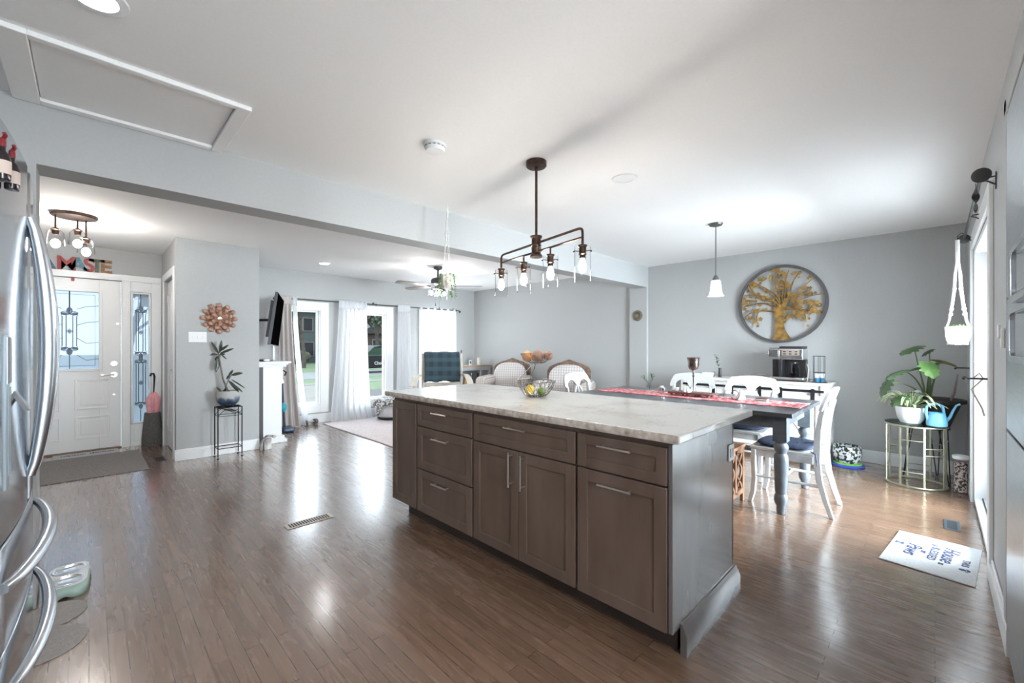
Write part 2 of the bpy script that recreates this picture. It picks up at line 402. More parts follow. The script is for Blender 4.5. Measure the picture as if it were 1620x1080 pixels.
# ============================================================ ROOM SHELL
CH = 2.44
XW = 5.95      # dining wall
YW = 7.12      # window / front door wall
YP = -0.22     # patio wall
b = B(); b.box(-1.5, 6.1, -0.37, 7.3, -0.12, 0.0); b.box(-1.5, 1.37, -3.2, -0.37, -0.12, 0.0)
struct('floor', b, M_floor, angle=0)
b = B(); b.box(-1.5, 6.1, -0.37, 7.3, CH, CH + 0.12); b.box(-1.5, 1.37, -3.2, -0.37, CH, CH + 0.12)
struct('ceiling', b, M_ceil, angle=0)
WINS = [(2.10, 2.68), (3.27, 3.86), (4.67, 5.25)]
b = B(); holes(b, 'Y', YW, YW + 0.15, 0.67, 6.1, 0, CH, [(a, c, 0.30, 1.84) for a, c in WINS])
struct('wall_front', b, M_wall, angle=0)
b = B(); holes(b, 'Y', YW, YW + 0.15, -1.5, 0.67, 0, CH, [(-0.63, 0.285, 0.0, 2.06), (0.37, 0.56, 0.28, 1.93), (-0.90, -0.72, 0.28, 1.93)])
struct('wall_entry', b, M_wall, angle=0)
b = B(); b.box(XW, XW + 0.15, -0.37, YW, 0, CH)
struct('wall_dining', b, M_wall, angle=0)
b = B(); b.box(XW - 0.05, XW - 0.0005, 3.05, 3.33, 0.0, 2.133)
struct('trim_1', b, M_wall, angle=0)            # shallow pilaster under the beam
b = B(); b.box(-0.18, XW - 0.0005, 3.05, 3.25, 2.133, CH - 0.0005)
struct('wall_beam', b, M_wall, angle=0)         # dropped beam
b = B(); b.box(-1.5, -0.18, 3.05, 3.25, 0, CH - 0.0005)
struct('wall_pantry', b, M_wall, angle=0)
YB = 5.84
b = B(); holes(b, 'X', 0.67, 0.78, YB, YW - 0.0005, 0, CH - 0.0005, [(6.02, 6.86, 0.0, 2.06)]); b.box(0.78, 1.47, YB, YB + 0.11, 0, CH - 0.0005); b.box(1.36, 1.47, YB + 0.11, YW - 0.0005, 0, CH - 0.0005)
struct('wall_closet', b, M_wall, angle=0)
b = B(); holes(b, 'Y', YP - 0.15, YP, 1.25, XW, 0, CH - 0.0005, [(1.40, 2.60, 0.0, 2.20), (3.48, 5.02, 0.0, 2.03)])
struct('wall_right', b, M_wall, angle=0)
b = B(); b.box(-1.5, -1.38, -3.2, 7.12, 0, CH - 0.0005); struct('wall_left', b, M_wall, angle=0)
b = B(); holes(b, 'Y', -3.2, -3.08, -1.38, 1.37, 0, CH - 0.0005, [(-0.75, 1.05, 0.65, 2.15)]); struct('wall_back', b, M_wall, angle=0)
b = B(); b.box(1.25, 1.37, -3.08, YP - 0.1505, 0, CH - 0.0005); struct('wall_kitchen', b, M_wall, angle=0)
# baseboards
def bb(name, axis, p0, p1, segs, h=0.125):
    b = B(); sg = 1 if p1 > p0 else -1
    for a0, a1 in segs:
        lo, hi = min(p0, p1), max(p0, p1)
        if axis == 'Y':
            b.box(a0, a1, lo, hi, 0.001, h * 0.82); b.box(a0, a1, min(p0, p0 + sg * 0.009), max(p0, p0 + sg * 0.009), h * 0.82, h)
        else:
            b.box(lo, hi, a0, a1, 0.001, h * 0.82); b.box(min(p0, p0 + sg * 0.009), max(p0, p0 + sg * 0.009), a0, a1, h * 0.82, h)
    return struct(name, b, M_trim, bevel=0.003)
bb('baseboard_closet', 'Y', YB - 0.0005, YB - 0.016, [(0.655, 1.47)])
bb('baseboard_dining', 'X', XW - 0.0005, XW - 0.016, [(YP, 3.04), (3.34, YW - 0.02)], 0.135)
bb('baseboard_front', 'Y', YW - 0.0005, YW - 0.016, [(1.48, XW - 0.02)], 0.15)
bb('baseboard_right', 'Y', YP + 0.0005, YP + 0.018, [(2.62, 3.36), (5.14, XW - 0.02)], 0.135)
# window sashes and casing
for i, (a, c) in enumerate(WINS):
    w = thing('window_%d' % (i + 1), '', ''); del w['label']; del w['category']; w['kind'] = 'structure'; w.location = ((a + c) / 2, YW, 0.3)
    b = B(); rect_ring(b, 'Y', YW - 0.018, YW - 0.0005, a - 0.13, c + 0.13, 0.17, 1.965, 0.13); part('casing', b, M_trim, w, bevel=0.004, world=True)
    b = B(); rect_ring(b, 'Y', YW + 0.0, YW + 0.13, a, c, 0.30, 1.84, 0.012); rect_ring(b, 'Y', YW + 0.05, YW + 0.10, a + 0.012, c - 0.012, 0.312, 1.828, 0.025); part('sash', b, M_trim, w, bevel=0.002, world=True)
    b = B(); b.box(a + 0.037, c - 0.037, YW + 0.072, YW + 0.076, 0.337, 1.803); part('pane', b, M_pane, w, angle=0, world=True)
w = thing('window_4', '', ''); del w['label']; del w['category']; w['kind'] = 'structure'; w.location = (0.15, -3.1, 0.65)  # kitchen window added behind the camera to let more light in
b = B(); rect_ring(b, 'Y', -3.14, -3.06, -0.75, 1.05, 0.65, 2.15, 0.06); b.box(0.12, 0.18, -3.13, -3.07, 0.71, 2.09); part('sash', b, M_trim, w, world=True)
b = B(); b.box(-0.69, 0.99, -3.105, -3.10, 0.71, 2.09); part('pane', b, M_pane, w, angle=0, world=True)

# ---- leaded glass motif drawn in the XZ plane (cames and bevels)
def came_curve(b, pts, y, r=0.004, n=6): b.tube([(x, y, z) for x, z in pts], r, n)
def motif(bc, bg_, cx, y, z0, z1, w, k=1.0):
    """vertical bevelled column with fleur heads between z0 and z1"""
    def arc(c, rx, rz, a0, a1, n=10): return [(c[0] + rx * cos(radians(a0 + (a1 - a0) * i / n)), c[1] + rz * sin(radians(a0 + (a1 - a0) * i / n))) for i in range(n + 1)]
    for xx in (-w, -w * 0.45, w * 0.45, w): came_curve(bc, [(cx + xx, z0 + 0.05), (cx + xx, z1 - 0.05)], y)
    for zz, sg in ((z1 - 0.02, 1), (z0 + 0.02, -1)):
        bg_.sph((cx, y - 0.004, zz + sg * 0.03), 0.026 * k, 12, 1.6, 1, 0.15)
        for sx in (-1, 1):
            came_curve(bc, arc((cx + sx * 0.035 * k, zz), 0.035 * k, 0.022 * k, 0, 360), y, 0.0035)
            bg_.sph((cx + sx * 0.045 * k, y - 0.003, zz - sg * 0.005), 0.018 * k, 10, 0.9, 1.5, 0.15)
            came_curve(bc, arc((cx + sx * 0.02, zz - sg * 0.03), 0.05 * k, 0.02 * k, 0, 180 * sg), y, 0.003)
    zm = (z0 + z1) / 2
    nn = 1 if z1 - z0 < 0.7 else 3
    for q in range(nn):
        zq = z0 + (z1 - z0) * (q + 1) / (nn + 1)
        bg_.prism([(0, -0.022), (0.018, 0), (0, 0.022), (-0.018, 0)], 0.006, (cx, y + 0.001, zq), Matrix.Rotation(pi / 2, 4, 'X'))
        came_curve(bc, [(cx, zq - 0.03), (cx + 0.024, zq), (cx, zq + 0.03), (cx - 0.024, zq), (cx, zq - 0.03)], y, 0.0025)

# ---- front door with glass and side lights
d = thing('door_1', '', ''); del d['label']; del d['category']; d['kind'] = 'structure'; d.location = (-0.17, YW + 0.06, 0)
GX0, GX1, GZ0, GZ1 = -0.41, 0.085, 0.985, 1.90
b = B(); holes(b, 'Y', YW + 0.03, YW + 0.075, -0.625, 0.28, 0.015, 2.055, [(GX0, GX1, GZ0, GZ1)])
rect_ring(b, 'Y', YW + 0.018, YW + 0.03, GX0 - 0.03, GX1 + 0.03, GZ0 - 0.03, GZ1 + 0.03, 0.03)
for x0, x1 in ((-0.53, -0.23), (-0.12, 0.18)):
    for z0, z1 in ((0.15, 0.42), (0.50, 0.86)):
        rect_ring(b, 'Y', YW + 0.022, YW + 0.03, x0, x1, z0, z1, 0.022)
        b.box(x0 + 0.05, x1 - 0.05, YW + 0.024, YW + 0.03, z0 + 0.05, z1 - 0.05)
part('door_leaf', b, M_trim, d, bevel=0.004, world=True)
b = B(); b.box(GX0, GX1, YW + 0.048, YW + 0.054, GZ0, GZ1); part('pane', b, M_fr_glass, d, angle=0, world=True)
bc, bg2 = B(), B(); y = YW + 0.045; cx = (GX0 + GX1) / 2
motif(bc, bg2, cx, y, 1.20, 1.66, 0.06)
for zz in (1.55, 1.74, 1.30, 1.10): came_curve(bc, bez((GX0, 0, zz), (GX0 + .1, 0, zz - 0.04), (cx - 0.15, 0, zz), (cx - 0.06, 0, zz - 0.05 if zz > 1.4 else zz + 0.05), 8) and [(GX0, zz), (cx - 0.14, zz - 0.015), (cx - 0.06, zz - 0.05 if zz > 1.4 else zz + 0.05)], y, 0.003); came_curve(bc, [(GX1, zz), (cx + 0.14, zz - 0.015), (cx + 0.06, zz - 0.05 if zz > 1.4 else zz + 0.05)], y, 0.003)
came_curve(bc, [(cx, GZ1), (cx, 1.66)], y, 0.006); came_curve(bc, [(cx, GZ0), (cx, 1.2)], y, 0.004)
for o_ in (0.035,): came_curve(bc, [(GX0 + o_, GZ0 + o_), (GX1 - o_, GZ0 + o_), (GX1 - o_, GZ1 - o_), (GX0 + o_, GZ1 - o_), (GX0 + o_, GZ0 + o_)], y, 0.003)
part('lead_came', bc, M_lead, d, world=True); part('bevelled_glass', bg2, M_bevelglass, d, world=True)
b = B(); b.cyl((0.215, YW + 0.018, 0.905), 0.032, 0.012, 20, 'Y'); b.tube([(0.215, YW + 0.02, 0.905), (0.215, YW - 0.03, 0.905), (0.19, YW - 0.04, 0.905), (0.10, YW - 0.035, 0.90)], 0.009); part('handle', b, M_nickel, d, world=True)
b = B(); b.cyl((0.215, YW + 0.012, 1.04), 0.03, 0.018, 20, 'Y'); part('deadbolt', b, M_nickel, d, world=True)
b = B(); b.cyl((0.215, YW + 0.02, 0.66), 0.010, 0.01, 12, 'Y'); b.cyl((0.25, YW + 0.02, 1.53), 0.012, 0.01, 12, 'Y'); part('latch_button', b, M_nickel, d, world=True)
# side lights
for nm, a, c in (('window_5', 0.37, 0.56), ('window_6', -0.90, -0.72)):
    w = thing(nm, '', ''); del w['label']; del w['category']; w['kind'] = 'structure'; w.location = ((a + c) / 2, YW, 0.28)
    b = B(); rect_ring(b, 'Y', YW - 0.008, YW + 0.05, a, c, 0.28, 1.93, 0.02); part('sash', b, M_trim, w, bevel=0.003, world=True)
    b = B(); b.box(a + 0.02, c - 0.02, YW + 0.03, YW + 0.034, 0.30, 1.91); part('pane', b, M_fr_glass, w, angle=0, world=True)
    bc, bg2 = B(), B(); cx = (a + c) / 2
    motif(bc, bg2, cx, YW + 0.026, 0.50, 1.08, 0.045, 0.8); motif(bc, bg2, cx, YW + 0.026, 1.14, 1.72, 0.045, 0.8)
    came_curve(bc, [(cx, 1.91), (cx, 1.74)], YW + 0.026); came_curve(bc, [(cx, 0.30), (cx, 0.48)], YW + 0.026)
    part('lead_came', bc, M_lead, w, world=True); part('bevelled_glass', bg2, M_bevelglass, w, world=True)
b = B()
b.box(-1.02, 0.665, YW - 0.02, YW - 0.0005, 2.06, 2.135); b.box(0.285, 0.365, YW - 0.02, YW - 0.0005, 0, 2.06); b.box(-0.715, -0.63, YW - 0.02, YW - 0.0005, 0, 2.06)
b.box(0.565, 0.665, YW - 0.02, YW - 0.0005, 0, 2.06); b.box(-1.02, -0.905, YW - 0.02, YW - 0.0005, 0, 2.06)
for a, c in ((0.365, 0.565), (-0.905, -0.715)):
    b.box(a, c, YW - 0.012, YW - 0.0005, 0, 0.275); b.box(a, c, YW - 0.012, YW - 0.0005, 1.935, 2.06)
    b.box(a + 0.03, c - 0.03, YW - 0.018, YW - 0.012, 0.06, 0.24)
struct('trim_2', b, M_trim, bevel=0.003)
b = B(); b.box(-0.63, 0.285, YW - 0.03, YW + 0.12, 0.0005, 0.014); struct('trim_3', b, mat('oak_sill', (0.16, 0.09, 0.05), 0.4), angle=0)
# closet door
d = thing('door_2', '', ''); del d['label']; del d['category']; d['kind'] = 'structure'; d.location = (0.70, 6.44, 0)
b = B(); b.box(0.70, 0.735, 6.035, 6.845, 0.01, 2.05)
for y0, y1 in ((6.12, 6.40), (6.48, 6.76)):
    for z0, z1 in ((0.2, 0.95), (1.08, 1.90)): rect_ring(b, 'X', 0.692, 0.70, y0, y1, z0, z1, 0.02)
part('door_leaf', b, M_trim, d, bevel=0.003, world=True)
b = B(); b.lathe([(0, 0), (0.025, 0.0), (0.028, -0.02), (0.012, -0.03), (0.012, -0.05), (0, -0.05)][::-1], (0.70, 6.10, 0.98), 16, 'X'); part('knob', b, M_nickel, d, world=True)
b = B(); 
for zz in (0.25, 1.05, 1.8): b.box(0.692, 0.70, 6.835, 6.85, zz, zz + 0.09)
part('hinge', b, M_nickel, d, world=True)
b = B(); rect_ring(b, 'X', 0.655, 0.6695, 5.94, 6.94, 0.0, 2.14, 0.08, bottom=False); struct('trim_4', b, M_trim, bevel=0.003)
# attic hatch on the ceiling
b = B(); x0, x1, y0, y1 = -0.255, 0.57, 2.39, 3.045; t0 = CH - 0.022
b.box(x0, x0 + 0.09, y0, y1, t0, CH - 0.0005); b.box(x1 - 0.06, x1, y0, y1, t0, CH - 0.0005); b.box(x0 + 0.09, x1 - 0.06, y0, y0 + 0.035, t0, CH - 0.0005); b.box(x0 + 0.09, x1 - 0.06, y1 - 0.05, y1, t0, CH - 0.0005)
struct('trim_5', b, M_ceil, bevel=0.003)
b = B(); b.box(x0 + 0.094, x1 - 0.064, y0 + 0.039, y1 - 0.054, CH - 0.008, CH - 0.001); struct('trim_6', b, M_ceil, angle=0)
# patio door
d = thing('door_3', '', ''); del d['label']; del d['category']; d['kind'] = 'structure'; d.location = (4.25, YP, 0)
b = B(); rect_ring(b, 'Y', YP - 0.149, YP - 0.001, 3.482, 5.018, 0.012, 2.028, 0.035)
for x0, x1 in ((3.52, 4.26), (4.24, 4.98)):
    yy = YP - 0.08 if x0 < 4 else YP - 0.125
    rect_ring(b, 'Y', yy - 0.03, yy + 0.012, x0, x1, 0.05, 1.99, 0.10)
part('frame', b, M_trim, d, bevel=0.003, world=True)
b = B(); b.box(3.62, 4.16, YP - 0.092, YP - 0.088, 0.15, 1.89); b.box(4.34, 4.88, YP - 0.137, YP - 0.133, 0.15, 1.89); part('pane', b, M_pane, d, angle=0, world=True)
b = B()
for k in (0, 1): b.box(3.50, 5.0, YP - 0.05 - 0.045 * k, YP - 0.044 - 0.045 * k, 0.047, 0.056)
b.box(3.50, 5.0, YP - 0.03, YP - 0.012, 0.012, 0.02)
part('track', b, M_black, d, world=True)
b = B()
for zz in (0.30, 0.66, 1.02): b.cyl((3.66, YP - 0.068, zz), 0.014, 0.02, 12, 'Y'); b.box(3.65, 3.67, YP - 0.06, YP - 0.045, zz - 0.05, zz + 0.012)
part('latch', b, M_chrome, d, world=True)
b = B(); rect_ring(b, 'Y', YP + 0.0005, YP + 0.018, 3.37, 5.13, 0.0, 2.14, 0.11, bottom=False); struct('trim_7', b, M_trim, bevel=0.003)
b = B(); b.box(2.61, 2.68, YP + 0.0005, YP + 0.018, 0.14, 2.26); b.box(1.30, 2.68, YP + 0.0005, YP + 0.018, 2.20, 2.27); struct('trim_8', b, M_wall, bevel=0.003)
# ============================================================ ISLAND
XF = 1.62
isl = thing('kitchen_island', 'long grey-brown kitchen island cabinet with shaker drawers and doors, standing mid-floor', 'island', (1.98, 1.83, 0))
b = B(); b.box(XF + 0.022, 2.32, 0.75, 2.90, 0.11, 0.868); part('carcass', b, M_cab, isl, world=True)
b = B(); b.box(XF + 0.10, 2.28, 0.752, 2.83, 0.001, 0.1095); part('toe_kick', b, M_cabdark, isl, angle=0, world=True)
b = B(); b.box(XF + 0.008, 2.335, 0.732, 0.7495, 0.115, 0.868); b.box(2.322, 2.34, 0.732, 2.90, 0.10, 0.868); part('end_panel', b, noisy('end_panel_stain', (0.115, 0.10, 0.095), (0.14, 0.125, 0.12), 8, 0.22, stretch=(1, 1, 0.25), coat=0.5), isl, bevel=0.0015, world=True)
b = B(); pr = [(0, 0.001), (0.026, 0.001), (0.026, 0.085), (0.020, 0.095), (0.018, 0.105), (0.010, 0.118), (0.006, 0.128), (0, 0.130)]
Rm = Matrix(((0, 0, 1, 0), (-1, 0, 0, 0), (0, 1, 0, 0), (0, 0, 0, 1)))
b.prism(pr, 2.362 - 1.70, (1.70, 0.7315, 0), Rm)
part('base_moulding', b, bpy.data.materials['end_panel_stain'], isl, world=True)
def shaker(b, y0, y1, z0, z1, x=XF, rail=0.058, t=0.02, rec=0.008):
    b.box(x + rec, x + t, y0 + 0.01, y1 - 0.01, z0 + 0.01, z1 - 0.01)
    b.box(x, x + t, y0, y0 + rail, z0, z1); b.box(x, x + t, y1 - rail, y1, z0, z1)
    b.box(x, x + t, y0 + rail, y1 - rail, z1 - rail, z1); b.box(x, x + t, y0 + rail, y1 - rail, z0, z0 + rail)
    return b
def pull_h(par, yc, z, L=0.165):
    b = B(); x = XF - 0.032
    b.tube([(x, yc - L / 2, z), (x, yc + L / 2, z)], 0.0055, 8)
    for s_ in (-1, 1): b.tube([(XF, yc + s_ * (L / 2 - 0.018), z), (x, yc + s_ * (L / 2 - 0.018), z)], 0.0045, 8)
    part('handle', b, M_nickel, par, world=True)
def front(kind, y0, y1, z0, z1, hy=None, hz=None, vert=False, rail=0.055):
    b = shaker(B(), y0, y1, z0, z1, rail=rail)
    o = part(kind, b, M_cab, isl, bevel=0.0018, world=True)
    if hy is not None:
        if vert:
            b = B(); x = XF - 0.034; b.tube([(x, hy, hz[0]), (x, hy, hz[1])], 0.0055, 8)
            for zz in (hz[0] + 0.018, hz[1] - 0.018): b.tube([(XF, hy, zz), (x, hy, zz)], 0.0045, 8)
            part('handle', b, M_nickel, o, world=True)
        else: pull_h(o, hy, hz)
    return o
front('end_panel', 2.575, 2.895, 0.115, 0.852)
front('drawer', 1.962, 2.555, 0.706, 0.852, 2.26, 0.815, rail=0.04)
front('drawer', 1.962, 2.555, 0.412, 0.698, 2.26, 0.645)
front('drawer', 1.962, 2.555, 0.115, 0.404, 2.26, 0.350)
front('drawer', 1.202, 1.945, 0.700, 0.852, 1.575, 0.815, rail=0.045)
front('door', 1.576, 1.945, 0.115, 0.692, 1.618, (0.50, 0.685), True)
front('door', 1.202, 1.570, 0.115, 0.692, 1.528, (0.50, 0.685), True)
front('drawer', 0.753, 1.186, 0.700, 0.852, 0.975, 0.815, rail=0.045)
front('door', 0.753, 1.186, 0.115, 0.692, 0.975, 0.645)
# countertop
ct = thing('countertop', 'pale speckled granite worktop with chiselled edge on the kitchen island', 'countertop', (2.06, 1.83, 0.87))
b = B()
out = []
Y0, Y1, X0, X1 = 0.692, 2.975, 1.600, 2.522
b.box(X0, X1, Y0, Y1, 0.880, 0.9145)
part('slab', b, M_granite, ct, bevel=0.005, world=True)
b = B()
n = 90
for side in range(2):
    pass
vs = []
for i in range(n + 1):
    y_ = Y0 + 0.004 + (Y1 - Y0 - 0.008) * i / n
    vs.append([b.bm.verts.new((X0 - 0.0005 - random.uniform(0.001, 0.005) * (1 if 0 < j < 3 else 0), y_, 0.8785 + 0.034 * j / 3)) for j in range(4)])
for i in range(n):
    for j in range(3): b.bm.faces.new((vs[i][j], vs[i + 1][j], vs[i + 1][j + 1], vs[i][j + 1]))
part('chiselled_edge', b, M_granedge, ct, world=True, angle=60)
# outlet on the end panel
o = thing('wall_outlet', 'white double outlet plate on the end panel of the island', 'outlet', (2.295, 0.7315, 0.72))
b = B(); b.box(-0.036, 0.036, -0.006, -0.0003, -0.04, 0.04); part('cover_plate', b, M_white, o, bevel=0.002)
for x in (-0.016, 0.016):
    b = B()
    b.box(x - 0.005, x + 0.005, -0.0068, -0.006, -0.022, 0.022)
    part('socket', b, M_black, o, angle=0)

# two-tier fruit stand
fs = thing('fruit_stand', 'two-tier wire fruit stand on the granite worktop', 'fruit stand', (2.143, 1.912, 0.915))
M_wire = mat('dark_chrome_wire', (0.30, 0.29, 0.28), 0.25, 1.0)
def wire_bowl(rt, rb_, zt, zb, n=22, rr=0.0026):
    b = B()
    for r, z in ((rt, zt), (rb_, zb)): b.tube([(r * cos(2 * pi * k / 28), r * sin(2 * pi * k / 28), z) for k in range(28)], rr * 1.5, 6, closed=True)
    for k in range(n):
        a = 2 * pi * k / n
        b.tube([(r * cos(a + 0.5 * (1 - t)), r * sin(a + 0.5 * (1 - t)), zb + (zt - zb) * t ** 1.6) for t in [j / 6 for j in range(7)] for r in [rb_ + (rt - rb_) * t ** 0.75]], rr, 5)
    b.tube([(-rb_, 0, zb), (rb_, 0, zb)], rr, 5); b.tube([(0, -rb_, zb), (0, rb_, zb)], rr, 5)
    return b
part('lower_basket', wire_bowl(0.130, 0.05, 0.105, 0.004), M_wire, fs)
b = B()
part('upper_basket', wire_bowl(0.105, 0.045, 0.290, 0.228, 18), M_wire, fs)
b = B(); u = Vector((-0.707, 0.707, 0))
b.tube(bez(u * 0.128 + Vector((0, 0, 0.105)), u * 0.075 + Vector((0, 0, 0.16)), u * 0.05 + Vector((0, 0, 0.19)), u * 0.02 + Vector((0, 0, 0.228)), 14), 0.003, 6)
v = Vector((0.5, 0.86, 0))
b.tube(bez(v * 0.128 + Vector((0, 0, 0.105)), v * 0.10 + Vector((0, 0, 0.18)), v * 0.03 + Vector((0, 0, 0.16)), v * 0.02 + Vector((0, 0, 0.228)), 14), 0.003, 6)
part('stem', b, M_wire, fs)
def fruit(nm, label, cat, x, y, z, r, col, sz=1.0, bump=0.1, sx=1.0, nub=True, grp=None):
    b = B(); b.sph((0, 0, r * sz), r, 18, sz, sx)
    if nub: b.lathe([(0, r * sz * 2 + r * 0.12), (r * 0.14, r * sz * 2 + r * 0.04), (r * 0.3, r * sz * 2 - r * 0.12)][::-1], (0, 0, 0), 10)
    o = part(nm, b, noisy(nm + '_skin', col, tuple(c * 0.8 for c in col), 14, 0.45, bump=bump)); o.location = (x, y, z)
    return tag(o, label, cat, grp)
fruit('lemon', 'yellow lemon in the lower wire basket on the island', 'lemon', 2.105, 1.935, 0.921, 0.030, (0.80, 0.52, 0.04), 1.25)
fruit('lime', 'green lime in the lower wire basket on the island', 'lime', 2.165, 1.885, 0.921, 0.028, (0.14, 0.22, 0.03), 1.0)
fruit('orange', 'orange at the left end of the upper wire basket', 'orange', 2.103, 1.955, 1.147, 0.038, (0.55, 0.20, 0.04), 1.0)
fruit('sweet_potato', 'reddish brown potato in the middle of the upper wire basket', 'potato', 2.152, 1.905, 1.146, 0.044, (0.26, 0.13, 0.09), 0.95, sx=1.0, nub=False)
fruit('sweet_potato', 'pinkish brown potato resting at the right side of the upper wire basket', 'potato', 2.196, 1.852, 1.158, 0.034, (0.26, 0.13, 0.09), 1.0, sx=1.0, nub=False)

# ============================================================ DINING TABLE
M_tab = noisy('charcoal_table_top', (0.055, 0.058, 0.065), (0.085, 0.088, 0.098), 14, 0.28, stretch=(1, 0.15, 1))
M_tleg = noisy('slate_blue_table_paint', (0.085, 0.098, 0.115), (0.11, 0.125, 0.145), 20, 0.35)
TX0, TX1, TY0, TY1, TZ = 3.552, 4.60, 0.72, 2.68, 0.77
tb = thing('dining_table', 'long dark slate farmhouse dining table with turned legs', 'table', (4.07, 1.70, 0))
b = B(); b.box(TX0, TX1, TY0, TY1, TZ - 0.032, TZ); part('tabletop', b, M_tab, tb, bevel=0.004, world=True)
b = B(); c0 = 0.10
b.box(TX0 + 0.11, TX0 + 0.135, TY0 + 0.145, TY1 - 0.145, 0.635, TZ - 0.033); b.box(TX1 - 0.135, TX1 - 0.11, TY0 + 0.145, TY1 - 0.145, 0.635, TZ - 0.033)
b.box(TX0 + 0.165, TX1 - 0.165, TY0 + 0.09, TY0 + 0.115, 0.635, TZ - 0.033); b.box(TX0 + 0.165, TX1 - 0.165, TY1 - 0.115, TY1 - 0.09, 0.635, TZ - 0.033)
part('apron', b, M_tleg, tb, bevel=0.002, world=True)
for lx in (TX0 + 0.115, TX1 - 0.115):
    for ly in (TY0 + 0.095, TY1 - 0.095):
        b = B(); s_ = 0.046
        b.box(lx - s_, lx + s_, ly - s_, ly + s_, 0.545, TZ - 0.034)
        b.lathe([(0, 0.001), (0.027, 0.001), (0.030, 0.02), (0.030, 0.06), (0.043, 0.085), (0.047, 0.11), (0.044, 0.135), (0.036, 0.155), (0.040, 0.17), (0.046, 0.30), (0.049, 0.40), (0.046, 0.440), (0.036, 0.455), (0.038, 0.465), (0.048, 0.485), (0.050, 0.503), (0.046, 0.52), (0.036, 0.532), (0.044, 0.545), (0, 0.545)], (lx, ly, 0), 24)
        part('leg', b, M_tleg, tb, bevel=0.0015, world=True)
b = B(); xs = 14
def rf(u, v): return Vector((3.90 + 0.40 * u + 0.006 * sin(v * 25), TY0 - 0.0 + 0.02 + 1.90 * v, TZ + 0.003 + 0.0012 * sin(40 * v + 3 * u)))
b.grid(rf, 8, 80)
M_run = noisy('red_patterned_runner', (0.62, 0.42, 0.42), (0.48, 0.05, 0.07), 28, 0.9, detail=3, lo=0.42, hi=0.56)
tag(part('table_runner', b, M_run, solid=0.002), 'red and white patterned cloth runner lying along the dark dining table', 'table runner')

